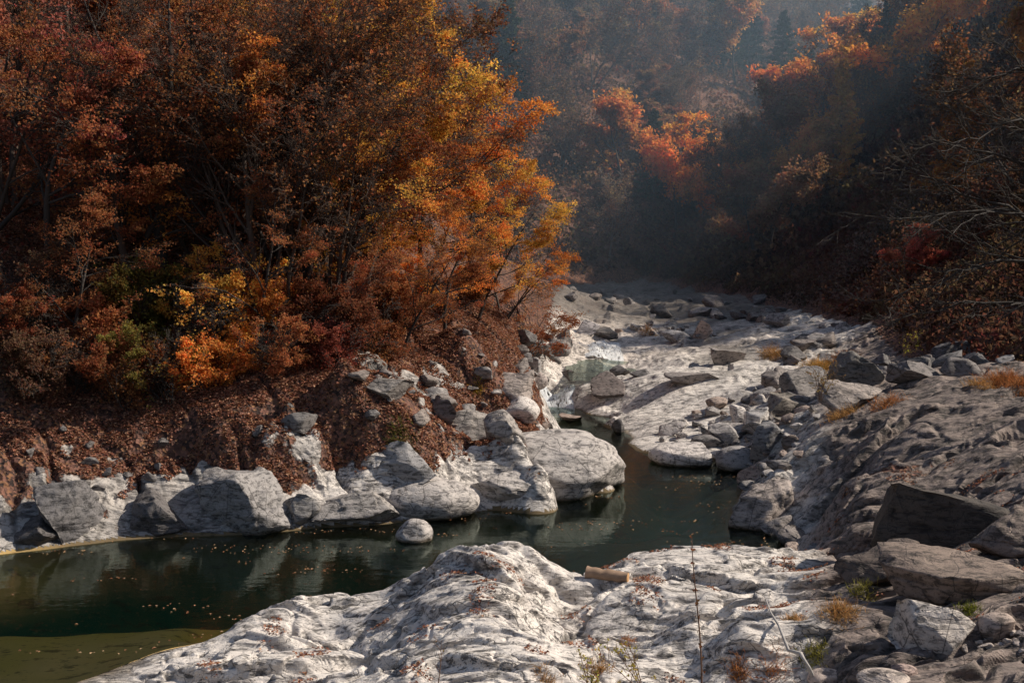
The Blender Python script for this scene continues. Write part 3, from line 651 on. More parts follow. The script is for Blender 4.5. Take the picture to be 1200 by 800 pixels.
for P, k, px, Y, s, c, lab in [
 (fdec, 0, 735, 88, 1.0, (.50, .25, .09), 'red-orange round tree standing alone above the far end of the riverbed'),
 (fdec, 1, 818, 88, .85, (.62, .30, .07), 'ochre tree at the foot of the spur, right of the red-orange round one'),
 (fdec, 2, 790, 84, .8, ORANGE, 'orange-brown tree low at the nose of the spur'),
 (fdec, 0, 912, 92, .95, (.6, .25, .07), 'orange-tipped tree on the spur crest below the bright gap'),
 (fdec, 1, 950, 95, .95, (.54, .27, .08), 'copper crowned tree on the spur crest under the gap'),
 (fdec, 0, 998, 96, 1.0, (.54, .30, .09), 'round orange tree highest on the crest beside the gap'),
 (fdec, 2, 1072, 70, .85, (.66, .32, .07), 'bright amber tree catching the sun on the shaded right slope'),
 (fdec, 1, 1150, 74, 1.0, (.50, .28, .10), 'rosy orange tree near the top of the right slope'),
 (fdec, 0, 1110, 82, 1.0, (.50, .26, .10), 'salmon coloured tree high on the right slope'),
 (larch, 0, 980, 66, .8, (.42, .22, .06), 'pale golden larch with tiered branches on the right slope'),
 (larch, 0, 1115, 52, .75, (.40, .20, .06), 'golden-brown larch behind the bare overhanging boughs'),
 (fdec, 1, 1072, 44, .26, (.42, .15, .12), 'small red maple behind the tips of the bare boughs'),
 (fcon, 0, 1085, 86, 1.1, GREEN, 'tall dark fir on the skyline right of the gap'),
 (fcon, 1, 938, 112, 1.0, GREEN, 'misty fir with a pointed top left of the gap'),
 (fcon, 0, 910, 118, .95, GREEN, 'second misty fir, lower and further left of the gap'),
 (fdec, 2, 860, 120, 1.05, (.46, .26, .12), 'pale orange tree high in the mist left of the firs'),
 (fdec, 1, 738, 118, .8, (.5, .2, .07), 'small copper tree halfway up the misty back slope'),
 (fbare, 0, 712, 79, .75, (.3, .2, .15), 'pale thin dead tree at the far edge of the riverbed')]:
    ft(P, k, px, 0, Y, s, c, lab, rz=rr.uniform(0, 6), bark=(2.2, 2.2, 2.2) if 'dead' in lab else None)
def scatter(n, fx, fy, dmin, ok, kinds, names):
    got = 0
    for i in range(n*30):
        if got >= n: break
        x, y = rr.uniform(*fx), rr.uniform(*fy)
        if not ok(x, y) or abs(x/y*1400) > 720 or any((x-a)**2+(y-b)**2 < dmin**2 for a, b in hs): continue
        hs.append((x, y)); got += 1; z = float(base_height(np.array([x]), np.array([y]))[0])-.4; r = rr.random()
        for (p, protos, cols, lab, grp, sc) in kinds:
            if r < p:
                place(rr.choice(protos), x, y, z, rr.uniform(0, 6.3), rr.uniform(*sc), rr.choice(cols), lab, 'tree', grp, bark=(.8, .8, .8)); break
            r -= p
H1 = lambda x, y: float(hills(np.array([x]), np.array([y]))[0])
xbf = lambda y: np.interp(y, [0, 20, 27, 45, 60, 76, 85, 110, 400], [16, 14.5, 12.8, 13.8, 12.8, 9.8, 9.5, 13, 60])
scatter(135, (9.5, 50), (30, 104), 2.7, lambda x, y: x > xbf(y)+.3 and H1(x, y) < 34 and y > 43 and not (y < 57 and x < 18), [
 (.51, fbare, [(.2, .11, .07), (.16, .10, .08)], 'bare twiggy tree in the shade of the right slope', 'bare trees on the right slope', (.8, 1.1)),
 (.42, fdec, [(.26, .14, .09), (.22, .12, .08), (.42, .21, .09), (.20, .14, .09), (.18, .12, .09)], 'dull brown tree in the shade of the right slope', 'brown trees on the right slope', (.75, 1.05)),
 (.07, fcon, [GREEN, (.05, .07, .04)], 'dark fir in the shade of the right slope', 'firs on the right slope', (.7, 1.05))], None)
scatter(260, (-38, 50), (74, 172), 3.1, lambda x, y: (x < xbf(y)-1 or y > 106) and -.6*x+.8*y > 57.3 and y < 165-.3*x+8, [
 (.62, fbare, [(.22, .13, .09), (.18, .12, .09)], 'grey leafless tree in the misty back slope', 'leafless trees on the back slope', (.9, 1.3)),
 (.27, fdec, [(.22, .14, .10), (.30, .16, .11), (.18, .13, .10)], 'faded brown tree in the misty back slope', 'brown trees on the back slope', (.85, 1.2)),
 (.11, fcon, [GREEN, (.04, .06, .04)], 'dim fir in the misty back slope', 'firs on the back slope', (.9, 1.3))], None)
# the far-off wooded mountain seen through the gap, one mass
rg = np.random.default_rng(9); n = 60000; q = np.stack([rg.uniform(20, 150, n), rg.uniform(225, 345, n), 0*rg.random(n)], 1)
q[:, 2] = base_height(q[:, 0], q[:, 1])+rg.uniform(0, 3.5, n)*(1+.8*noise2(q[:, 0]*.25, q[:, 1]*.25, 8)); v, f = leaf_quads(rg, q, 1.0, .3)
o = mesh_np('far_woods', v, f, M['leaf'], None, col=tints(rg, q, 1, .5, .3, .3, .12)); o.color = (.20, .12, .07, 1); tag(o, 'far-off wooded mountainside paling in the haze of the gap', 'woods', kind='stuff')

# haze filling the valley beyond the bend
me = bpy.data.meshes.new('haze'); bx = [(x, y, z) for z in (-3, 42) for x, y in [(-160, 44), (160, 44), (160, 380), (-160, 380)]]
me.from_pydata(bx, [], [(0, 3, 2, 1), (4, 5, 6, 7), (0, 1, 5, 4), (1, 2, 6, 5), (2, 3, 7, 6), (3, 0, 4, 7)]); me.update()
o = bpy.data.objects.new('haze', me); C.objects.link(o); tag(o, 'thin blue haze hanging in the valley beyond the bend', 'haze', kind='stuff')
t = NT('haze_air'); vs = t.n('ShaderNodeVolumeScatter', _Density=HAZE, _Anisotropy=.35); vs.inputs[0].default_value = (.52, .75, 1, 1)
t.l(vs.outputs[0], t.out.inputs['Volume']); me.materials.append(t.m)
# ------------------------------------------------------------------ boulders
def hit(px, py):
    """where the line of sight through a measured photo point meets the ground"""
    ys = np.geomspace(9, 110, 700); rx, ry = (px-600)/FPX, (400-py)/FPX
    dy, dz = math.cos(PITCH)+ry*math.sin(PITCH), -math.sin(PITCH)+ry*math.cos(PITCH)
    t = ys/dy; xs = rx*t; zs = CAMH+dz*t; g = height(xs, ys)[0]; g = np.maximum(g, 0 if True else g)
    k = np.argmax(zs < g); return float(xs[k]), float(ys[k]), float(g[k])
import bmesh
_ico = {}
def ico(n):
    if n not in _ico:
        bm = bmesh.new(); bmesh.ops.create_icosphere(bm, subdivisions=n, radius=1)
        _ico[n] = (np.array([v.co[:] for v in bm.verts]), np.array([[v.index for v in f.verts] for f in bm.faces])); bm.free()
    v, f = _ico[n]; return v.copy(), f
def boulder_mesh(name, seed, dims, cuts, rough, n=4, strat=0., sharp=1.):
    rng = np.random.default_rng(seed); v, f = ico(n)
    for k in range(cuts if cuts < 5 else int(cuts*2)):
        nn = unit(rng.normal(0, 1, 3)*[1, 1, .8]); d = rng.uniform(.25, .72) if cuts > 4 else rng.uniform(.5, .85)
        e = np.maximum(0, v@nn-d); v = v-nn*(e*sharp)[:, None]
    v = v-(v.max(0)+v.min(0))/2; v = v/(np.abs(v).max(0)); v = v*np.array(dims)
    if cuts > 4:
        w_ = v*2.6/max(dims)+seed; f_ = rnd(np.floor(w_[:, 0]+.4*w_[:, 2]), np.floor(w_[:, 1]), np.floor(w_[:, 2]), seed)
        v = v*(1-.08*f_[:, None]*min(1, rough*10))
    s = 1.6/max(dims); nrm = unit(v/np.array(dims)**2)
    v = v+nrm*((fbm3(v*s+seed*3.7, seed, 4, .55)*rough*min(dims))[:, None])
    if strat: v = v+nrm*(saw((v[:, 2]*1.3+v[:, 1]*.5+.25*noise3(v*1.2, seed))*3.2/max(dims))*strat*min(dims))[:, None]
    return mesh_np(name, v, f, M['boulder'], smooth=True, n=3)
def boulder(px, py, w, h, label, seed, cuts=7, rough=.12, col=(1, 1, 1), group=None, depth=.9, rz=0, sink=.55, n=4, strat=0, sharp=1., name='boulder', cat='boulder', tilt=0):
    x, y, z = hit(px, py); hw = w/1400*y/2; hh = h/1400*y*.62
    o = boulder_mesh(name, seed, (hw, hw*depth, hh), cuts, rough, n, strat, sharp)
    o.location = (x, y+hw*depth*.55, z+hh*(1-sink)*.75); o.rotation_euler = (0, tilt, rz); o.color = (*col, 1)
    tag(o, label, cat, group); return o
DK_, MD, LG, BRN = (.30, .29, .29), (.6, .58, .57), (1.12, 1.07, 1.02), (.62, .5, .43)
for i, a in enumerate([
 (485, 634, 46, 30, 'smooth rounded pale boulder standing alone in the shallow water', 1, 2, .05, LG, .9),
 (866, 552, 56, 34, 'smooth dark grey round boulder at the right edge of the pool', 2, 3, .05, MD, .9),
 (800, 545, 78, 26, 'broad flat pale boulder lying in the pool edge', 3, 4, .08, LG, .8),
 (900, 530, 40, 40, 'dark squarish block behind the smooth round boulder', 4, 9, .06, (.42, .42, .43), .9),
 (850, 522, 42, 28, 'dark rounded stone behind the broad flat pale one', 5, 5, .08, MD, .9),
 (887, 506, 30, 32, 'whitish upright stone in the middle of the stone heap', 6, 7, .06, (1.35, 1.33, 1.3), .8),
 (868, 498, 26, 26, 'pale stone just left of the whitish upright one', 7, 7, .06, LG, .8),
 (1106, 640, 160, 92, 'great dark angular block with a leaf-strewn top', 9, 9, .05, (.13, .11, .095), .7),
 (1200, 652, 110, 60, 'dark brown boulder at the right edge beside the great angular block', 8, 6, .10, (.42, .34, .29), .8),
 (1045, 684, 120, 52, 'low dark overhung rock covered with leaves, in front of the great block', 10, 6, .12, (.24, .19, .16), .7),
 (1140, 700, 200, 44, 'broad brown hump of rock behind the pale angular boulder', 11, 8, .12, (.44, .35, .29), .7),
 (1103, 755, 98, 56, 'pale angular boulder resting on brown bedrock', 12, 9, .05, (1.05, .98, .9), .75),
 (1170, 747, 44, 30, 'tan rounded stone leaning against the pale angular boulder', 13, 3, .05, (.85, .7, .6), .9),
 (1062, 792, 32, 15, 'flat reddish stone at the bottom of the view', 14, 3, .05, (.8, .62, .55), .8),
 (1040, 806, 66, 18, 'pale flat stone cut by the lower edge', 15, 3, .05, (1., .88, .78), .8),
 (968, 803, 44, 20, 'small beige stone at the foot of the driftwood branch', 16, 4, .05, (1., .85, .75), .8),
 (690, 388, 28, 16, 'pale triangular boulder on the upper riverbed', 17, 8, .04, (.9, .9, .95), .7),
 (708, 399, 32, 11, 'dark flat-topped slab on the upper riverbed', 18, 8, .04, DK_, .7),
 (660, 403, 26, 24, 'dark leaning block at the edge of the wood', 19, 8, .05, DK_, .8),
 (712, 470, 44, 34, 'dark undercut boulder forming the right wall of the cascade', 20, 5, .10, (.38, .33, .31), 1.1),
 (727, 438, 26, 12, 'dark stone at the lip of the upper pool', 21, 5, .07, DK_, .9),
 (752, 440, 30, 8, 'thin dark slab right of the upper pool', 22, 5, .07, DK_, .9),
 (668, 446, 18, 12, 'dark wet block in the middle of the cascade', 23, 7, .07, (.33, .3, .29), .9),
 (630, 452, 24, 18, 'grey rock splitting the cascade', 24, 6, .08, (.8, .72, .68), .9),
 (655, 414, 30, 18, 'rounded grey boulder above the cascade with a shaded hollow', 25, 4, .08, MD, .9),
 (645, 418, 24, 18, 'dark stone under the low reddish bush', 26, 7, .08, DK_, .9),
 (622, 425, 32, 22, 'dark mossy rock left of the cascade', 27, 7, .1, DK_, .9),
 (612, 405, 34, 22, 'dark rock at the foot of the golden bush', 28, 7, .1, DK_, .9),
 (668, 494, 30, 10, 'flat brown stone in the channel under the cascade', 29, 5, .07, BRN, .8),
 (725, 507, 16, 20, 'small dark upright stone below the pale worn slab', 30, 7, .05, DK_, .8),
 (792, 402, 34, 15, 'pale low boulder at the far side of the riverbed', 31, 5, .06, (.9, .92, .95), .8),
 (824, 402, 24, 24, 'pale brown tilted block on the far riverbed', 32, 8, .04, (1., .85, .78), .6),
 (853, 428, 48, 22, 'dark ledge-like block on the pale riverbed', 33, 7, .07, (.5, .46, .44), .8),
 (812, 452, 70, 12, 'long dark flat slab sunk in the pale riverbed', 34, 6, .06, (.5, .46, .44), .7),
 (940, 462, 46, 34, 'dark pointed rock at the top of the stone heap', 35, 7, .09, (.45, .42, .40), .9),
 (1006, 446, 66, 40, 'dark rounded mossy boulder beside the dry grass', 36, 5, .10, (.34, .32, .29), .9),
 (1000, 474, 92, 32, 'long flat boulder with a pale top and dark shaded flank', 37, 6, .09, (.62, .55, .5), .7),
 (925, 484, 60, 26, 'mossy brown rock at the upper end of the stone heap', 38, 6, .10, (.42, .38, .33), .8),
 (897, 614, 92, 62, 'knobbly rock at the waterside with a pale sunny top', 39, 6, .14, (.75, .66, .6), .9),
 (915, 628, 44, 26, 'small grey rock at the foot of the knobbly one', 40, 5, .10, (.6, .55, .52), .9),
 (1075, 446, 66, 26, 'dark block in the shade above the right slab', 41, 7, .08, (.35, .32, .31), .8),
 (1130, 440, 60, 24, 'second dark block further right in the shade', 42, 7, .08, (.35, .32, .31), .8),
 (960, 408, 26, 14, 'small grey rock left of the dry grass', 43, 6, .08, MD, .8),
 (285, 622, 124, 78, 'big pale bulging boulder on the left bank catching the sun', 44, 6, .10, (.95, .93, .92), .8),
 (75, 634, 92, 84, 'slanting boulder with pale sunlit streaks at the shaded bank', 45, 6, .10, (.5, .49, .5), .8),  # tree shadow put into the colour of this and the next boulder
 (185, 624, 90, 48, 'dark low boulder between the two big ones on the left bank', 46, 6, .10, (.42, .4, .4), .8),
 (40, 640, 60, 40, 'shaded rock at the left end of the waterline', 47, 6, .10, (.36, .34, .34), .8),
 (352, 616, 50, 48, 'pale ribbed rock just right of the big bulging boulder', 48, 7, .10, (.95, .93, .9), .8),
 (412, 612, 116, 40, 'flat pale slab sloping into the water', 49, 6, .08, LG, .8),
 (508, 606, 108, 46, 'smooth pale boulder with a shaded round hollow, by the stone in the water', 50, 3, .07, LG, .8),
 (470, 556, 90, 44, 'grey blocky rock above the flat pale slab', 51, 9, .06, (.7, .7, .71), .7),
 (596, 594, 100, 48, 'pale wedge shaped rock with a dark cleft at the waterline', 52, 6, .08, LG, .8),
 (652, 580, 182, 84, 'big smooth striped boulder forming the nose of the left bank', 53, 3, .07, LG, .8),
 (450, 468, 76, 30, 'dark slab sticking out of the leaf litter', 54, 8, .07, (.5, .47, .44), .5),
 (520, 494, 36, 32, 'dark pointed rock in the leaf litter', 55, 8, .07, (.4, .37, .35), .7),
 (548, 512, 70, 36, 'rough pitted rock beside the dark pointed one', 56, 7, .14, (.75, .7, .65), .7),
 (590, 520, 60, 40, 'tilted pitted slab above the nose boulder', 57, 7, .12, (.85, .8, .75), .6),
 (600, 470, 52, 40, 'grey sloping rock on the crest of the bank', 58, 6, .10, (.7, .62, .57), .7),
 (606, 488, 54, 26, 'smooth pale rock descending to the channel', 59, 4, .08, LG, .8),
 (510, 470, 34, 18, 'small grey outcrop high in the leaf litter', 60, 8, .08, MD, .6),
 (345, 505, 50, 22, 'grey outcrop in the shaded litter above the pale rocks', 61, 8, .08, MD, .6),
 (560, 445, 36, 16, 'flat grey stone near the crest of the litter slope', 62, 8, .08, MD, .6)]):
    px, py, w_, h_, lab, sd_, cu, ro, col, dp = a
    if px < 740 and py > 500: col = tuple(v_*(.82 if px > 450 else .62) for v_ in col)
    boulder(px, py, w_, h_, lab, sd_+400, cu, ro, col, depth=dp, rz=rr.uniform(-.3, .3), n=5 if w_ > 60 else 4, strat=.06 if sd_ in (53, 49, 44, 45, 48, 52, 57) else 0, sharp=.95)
# heap of stones by the pool
protoB = [boulder_mesh('stone', 900+i, (1, rr.uniform(.7, .95), rr.uniform(.55, .75)), rr.choice([5, 6, 8]), .06, 3) for i in range(9)]
usedB = set()
def stone(x, y, z, s, col, label, group, cat='stone'):
    p = rr.choice(protoB)
    if p.name in usedB: o = p.copy(); C.objects.link(o)
    else: o = p; usedB.add(p.name)
    o.location = (x, y, z); o.scale = (s, s*rr.uniform(.8, 1.1), s*rr.uniform(.8, 1.1)); o.rotation_euler = (rr.uniform(-.3, .3), rr.uniform(-.3, .3), rr.uniform(0, 6.3))
    o.color = (*col, 1)
    for k_ in ('label', 'category', 'group'):
        if k_ in o: del o[k_]
    tag(o, label, cat, group)
def stones(n, poly, smin, smax, cols, label, group, lift=.25, dmin=.8):
    P_ = [hit(*p)[:2] for p in poly]; A_ = np.array(P_); got = []
    for i in range(n*40):
        if len(got) >= n: break
        x, y = rr.uniform(A_[:, 0].min(), A_[:, 0].max()), rr.uniform(A_[:, 1].min(), A_[:, 1].max())
        if signed_dist(np.array([x]), np.array([y]), A_)[0] > 0: continue
        s = smin*(smax/smin)**(rr.random()**1.6)
        if any((x-a)**2+(y-b)**2 < (dmin*(s+c_))**2 for a, b, c_ in got): continue
        got.append((x, y, s)); c_ = rr.choice(cols); stone(x, y, ground_z(x, y)+s*lift, s, c_, label, group)
cg = [MD, LG, BRN, (.5, .48, .47), (.8, .76, .73), (.42, .4, .39)]
stones(95, [(770, 520), (800, 492), (850, 470), (915, 465), (960, 490), (925, 520), (900, 560), (820, 540)], .13, .5, cg, 'grey stone in the jumbled heap beside the pool', 'stones heaped beside the pool')
stones(26, [(590, 455), (605, 400), (650, 395), (655, 412), (622, 440)], .2, .5, [DK_, MD, (.42, .38, .36)], 'dark stone among the rocks left of the cascade', 'stones left of the cascade')
stones(45, [(880, 460), (940, 400), (1180, 405), (1180, 430), (1040, 440), (960, 480)], .15, .6, [DK_, MD, (.42, .38, .36)], 'dark stone in the rubble at the foot of the right slope', 'stones at the foot of the right slope')
stones(42, [(640, 345), (700, 338), (900, 350), (1040, 372), (960, 392), (760, 372)], .2, .7, [DK_, MD, (.42, .38, .36)], 'stone on the shaded far riverbed', 'stones on the far riverbed', dmin=1.)
stones(26, [(880, 500), (925, 490), (950, 560), (960, 640), (900, 640), (870, 600)], .12, .4, [BRN, MD, (.42, .38, .36)], 'brown grey stone between the pool and the right slab', 'stones between the pool and the right slab', lift=.1)
stones(34, [(380, 520), (420, 440), (520, 410), (590, 440), (620, 490), (520, 520)], .1, .38, [DK_, MD, (.42, .38, .36), (.5, .44, .4)], 'rock poking out of the leaf litter on the left slope', 'rocks in the leaf litter', lift=.05)
stones(16, [(20, 560), (60, 500), (300, 490), (330, 560)], .12, .4, [DK_, (.35, .33, .32)], 'dark rock in the shaded litter above the left waterline', 'rocks in the shaded litter', lift=.05)
stones(24, [(1128, 757), (1150, 745), (1200, 742), (1205, 775), (1150, 768)], .035, .09, [(.9, .8, .72), (.8, .7, .65), MD], 'small cobble beside the pale angular boulder', 'cobbles beside the pale angular boulder')
stones(30, [(720, 388), (770, 378), (830, 388), (860, 400), (770, 396)], .12, .3, cg, 'small stone on the upper riverbed', 'small stones on the upper riverbed', dmin=1.)
stones(22, [(600, 470), (690, 498), (640, 500), (560, 500)], .1, .25, cg, 'small stone beside the channel under the cascade', 'small stones beside the channel', dmin=1.)

# ------------------------------------------------------------------ white water
def drape(name, cl, widths, mat, lift=.05, nu=14, nv=60, seed=0, z0=None):
    P_ = np.array([at(*c)[:2] for c in cl]); s = np.linspace(0, len(P_)-1, nv)
    cx = np.interp(s, range(len(P_)), P_[:, 0]); cyy = np.interp(s, range(len(P_)), P_[:, 1]); wd = np.interp(s, range(len(P_)), widths)
    u_ = np.linspace(-1, 1, nu); X_ = cx[:, None]+u_*wd[:, None]/2; Y_ = np.repeat(cyy[:, None], nu, 1)
    g = height(X_.ravel(), Y_.ravel())[0].reshape(nv, nu); m = np.minimum(g, np.median(g, 1)[:, None]+.1)
    Z_ = m+lift*(1-np.abs(u_)**3)+.04*noise2(X_.ravel()*6, Y_.ravel()*4, seed).reshape(nv, nu)+.01
    i_ = np.arange(nv*nu).reshape(nv, nu); F_ = np.stack([i_[:-1, :-1], i_[:-1, 1:], i_[1:, 1:], i_[1:, :-1]], -1).reshape(-1, 4)
    return mesh_np(name, np.stack([X_.ravel(), Y_.ravel(), Z_.ravel()], 1), F_, mat, smooth=True, kind='structure')
drape('white_water', [(662, 440, .8), (655, 450, .6), (648, 460, .35), (640, 470, .15), (632, 480, .02)], [.9, 1.1, 1.5, 1.9, 2.2], M['foam'], .22, seed=3)
drape('white_water', [(712, 396, 1.2), (708, 408, 1.0), (706, 420, .8)], [1.0, 1.3, 1.6], M['foam'], .12, seed=5)
drape('white_water', [(600, 486, .0), (625, 486, .03)], [.5, .5], M['foam'], .05, seed=7)

# ------------------------------------------------------------------ log, driftwood, dry plants
def polytube(name, pts_, rads, S, mat, parent=None):
    P_ = np.array(pts_, float)[None]; R_ = np.array(rads, float)[None]; v, f = tube_arrays(P_, R_, S)
    return mesh_np(name, v, f, mat, parent, smooth=True)
M['logwood'] = plain('log_wood', (.33, .215, .14), .75, 9); M['cutwood'] = plain('cut_wood', (.55, .31, .14), .7, 30); M['bleached'] = plain('bleached_wood', (.42, .39, .36), .8, 25)
M['stalk'] = plain('dry_stalk', (.14, .075, .045), .8, 30); M['straw'] = leaf_material('dry_grass', .35)
x, y, z = hit(712, 683); rl = .083
lg = empty('sawn_log', (x, y+.05, ground_z(x, y)+rl*1.0), -.3); tag(lg, 'short sawn log with an orange cut end lying on pale bedrock', 'log')
ts = np.linspace(-.29, .29, 15); o = polytube('bark', [(a, .008*math.sin(a*9), -a*.05+.004*math.sin(a*30)) for a in ts], [rl*(1+.05*math.sin(a*17)+.06*math.sin(a*41+1))*(1-.25*(a+.29)) for a in ts], 20, M['logwood'], lg)
for s_ in (1, -1):
    a = np.arange(20)*2*math.pi/20; rg_ = [(.0, .006), (.5, .004), (.9, .002), (1., -.006)]
    v = [(s_*(.29+e), c_*rl*(1.09 if s_ < 0 else .87)*math.cos(b)+.008*math.sin(s_*.29*9), c_*rl*(1.09 if s_ < 0 else .87)*math.sin(b)-s_*.0145) for c_, e in rg_ for b in a]
    f = [(r_*20+k, r_*20+(k+1) % 20, (r_+1)*20+(k+1) % 20, (r_+1)*20+k) for r_ in range(3) for k in range(20)]
    mesh_np('cut_end', v, f, M['cutwood'], lg, smooth=True)
dw = []
for q_, l_ in [((896, 702), .10), ((903, 722), .06), ((912, 742), .05), ((924, 762), .10), ((938, 776), .16), ((948, 783), .16), ((954, 803), .05)]:
    hx, hy, hz = hit(*q_); k_ = 1-l_/max(CAMH-hz, .1); dw.append((hx*k_, hy*k_, CAMH-(CAMH-hz)*k_))
o = polytube('driftwood_branch', dw, [.007, .011, .015, .019, .023, .021, .026], 8, M['bleached']); tag(o, 'bleached crooked driftwood branch leaning on the foreground ledge', 'branch')
o = polytube('driftwood_branch', [att(1017, 655, 17.4), att(1035, 668, 17.1), att(1060, 676, 17.)], [.02, .028, .02], 7, M['bleached']); tag(o, 'short grey driftwood stick below the great dark block', 'branch')
# tall dry stalk
b0 = np.array(att(822, 835, 10.6)); b1 = np.array(att(813, 628, 10.9)); tt = np.linspace(0, 1, 14)
sp_ = [tuple(b0*(1-k)+b1*k+np.array([.02*math.sin(k*5), 0, 0])) for k in tt]
st = empty('dry_stalk', tuple(b0)); loc = np.array(b0); tag(st, 'tall thin dried brown stalk rising in the foreground', 'dry plant')
polytube('stem', [tuple(np.array(p)-loc) for p in sp_], list(np.linspace(.011, .004, 14)), 6, M['stalk'], st)
rg = np.random.default_rng(31); q = np.array([np.array(sp_[k])-loc for k in rg.integers(2, 14, 60)])+rg.normal(0, .012, (60, 3)); v, f = leaf_quads(rg, q, .028, .2)
o = mesh_np('withered_leaves', v, f, M['straw'], st, col=tints(rg, q)); o.color = (.22, .10, .05, 1)
def sprig(px, py, Y, h, n, label, leafc, seed, nl=60, lean=(0, 0, 0)):
    rg = np.random.default_rng(seed); b = np.array(att(px, py, Y)); r = empty('dry_shrub', tuple(b)); tag(r, label, 'dry shrub')
    d = np.tile([0, 0, 1.], (n, 1))+rg.normal(0, .35, (n, 3))*[1, 1, .1]+np.array(lean); L = h*rg.uniform(.6, 1, n)
    P0, R0 = shoots(rg, rg.normal(0, .03, (n, 3)), d, L, np.full(n, .006), 9, .15, .1, .4); P1, R1, L1 = branch(rg, P0, R0, L, 6, .2, .7, .4, .6, 5, .3, .2)
    R1 = np.maximum(R1, .0022); P2, R2, L2 = branch(rg, P1, R1, L1, 3, .3, .6, .5, .8, 4, .3, .1); R2 = np.maximum(R2*.6, .0016)
    tubes('stems', [(P0, R0, 5), (P1, R1, 4), (P2, R2, 3)], M['stalk'], r)
    q = at_twigs(rg, P2, nl, .01); v, f = leaf_quads(rg, q, .022, .3); o = mesh_np('leaves', v, f, M['straw'], r, col=tints(rg, q)); o.color = (*leafc, 1)
sprig(755, 812, 11.2, .75, 4, 'sparse twiggy shrub with tiny yellow leaves, left of the tall stalk', (.6, .45, .12), 41, 150, (-.5, 0, 0))
sprig(690, 815, 11.0, .4, 5, 'low yellow-leaved sprig at the bottom of the view', (.6, .45, .12), 42, 160)
sprig(520, 806, 11.6, .5, 1, 'single thin bare twig standing on the pale bedrock', (.3, .15, .07), 43, 4)
sprig(960, 470, 24.2, .9, 7, 'rusty dry weed among the rocks behind the stone heap', (.45, .28, .12), 44, 500)
sprig(1062, 425, 31.0, .9, 5, 'yellow flowered weed in front of the dark block', (.6, .5, .08), 45, 160)
gp = {}
def tuft(px, py, s, n, label, col, seed):
    x, y, z = hit(px, py); rg = np.random.default_rng(seed)
    d = rg.normal(0, .55, (n, 3)); d[:, 2] = rg.uniform(.5, 1.3, n); base = rg.normal(0, s*.45, (n, 3)); base[:, 2] = -.03
    gz = height(x+base[:, 0], y+base[:, 1])[0]-z; base[:, 2] = np.clip(gz, -.4, .3)-.03
    P0, R0 = shoots(rg, base, d, s*rg.uniform(.4, 1., n), np.full(n, .0025+.00009*y), 4, .3, -.5, .3)
    v, f = tube_arrays(P0, R0, 3); o = mesh_np('grass_tuft', v, f, M['straw'], smooth=True, col=np.repeat(np.clip(1+.35*rg.normal(0, 1, (n, 1)), .3, 2)*[1, 1, 1], 12, 0))
    o.location = (x, y, z); o.color = (*col, 1); tag(o, label, 'grass')
ST, OG, GG = (.50, .32, .14), (.48, .24, .10), (.30, .28, .07)
for i, a in enumerate([
 (985, 715, .22, 500, 'straw tuft on the ledge left of the low leaf-covered rock', ST), (1010, 700, .18, 300, 'greenish tuft just behind the straw tuft on the ledge', GG),
 (1135, 716, .12, 420, 'bright green-yellow tuft above the pale angular boulder', (.26, .28, .05)), (1080, 690, .15, 250, 'orange dry tuft between the dark rocks', OG),
 (955, 768, .16, 260, 'yellow-green tuft beside the driftwood branch', GG), (905, 790, .16, 300, 'orange-brown grass at the foot of the dark ledge', OG), (865, 797, .14, 240, 'dry grass under the dark ledge near the stalk', OG),
 (930, 725, .13, 240, 'pale straw in the cleft above the driftwood branch', ST), (736, 750, .12, 180, 'rusty tuft in the dark hollow left of the stalk', OG), (700, 790, .15, 260, 'yellowish grass at the lower edge', ST),
 (640, 798, .14, 220, 'thin dry grass on pale rock at the lower edge', ST), (960, 432, .45, 700, 'golden grass clump before the mossy boulder', (.55, .36, .12)), (990, 420, .4, 500, 'orange grass behind the mossy boulder', OG),
 (905, 415, .45, 400, 'small golden grass patch on the riverbed edge', ST), (1175, 448, .4, 700, 'wide orange grass clump at the right above the slab', OG), (1200, 462, .35, 500, 'orange grass at the right border above the slab', OG),
 (1150, 455, .3, 350, 'thin straw grass beside the wide orange clump', ST), (985, 490, .35, 300, 'dry grass in the gap behind the big slab', ST), (1040, 472, .35, 260, 'brownish grass between the long flat boulder and the slab', OG),
 (760, 393, .4, 200, 'tiny straw tuft on the far riverbed', ST), (560, 455, .15, 240, 'yellow tuft on the crest of the left bank', (.6, .45, .08)), (470, 520, .3, 300, 'mossy green tuft above the grey blocky rock', (.2, .2, .05))]):
    tuft(*a, 700+i)
# bare boughs reaching in from the right
rg = np.random.default_rng(66); bt = empty('overhanging_tree', (10.9, 21.5, ground_z(10.9, 21.5))); tag(bt, 'dark leafless tree stretching its boughs in from the right edge', 'tree')
bz = np.array(bt.location)
P0, R0 = shoots(rg, np.array([[0, 0, -.3]]), np.array([[.05, 0, 1.]]), np.array([6.5]), np.array([.17]), 12, .1, .1, .25)
lims = [((1200, 258, 21.5), (1040, 190, 20.5)), ((1200, 235, 21), (1015, 262, 20)), ((1200, 285, 21.5), (1035, 355, 20.5)), ((1200, 200, 21), (1095, 165, 20)), ((1215, 130, 21), (1110, 170, 20)), ((1210, 330, 21.8), (1040, 378, 21)), ((1200, 60, 21), (1130, 110, 20.5))]
bp = []; bl = []
for a, b in lims:
    A_ = np.array(att(*a))-bz; B_ = np.array(att(*b))-bz; st_ = P0[0, int(np.clip(A_[2]/6.5*11, 3, 10))]
    k = np.linspace(0, 1, 12)[:, None]; pth = (1-k)**2*st_+2*(1-k)*k*(A_+[0, 0, .1])+k*k*B_; pth[1:-1] += rg.normal(0, .05, (10, 3)); bp.append(pth); bl.append(np.linalg.norm(B_-st_))
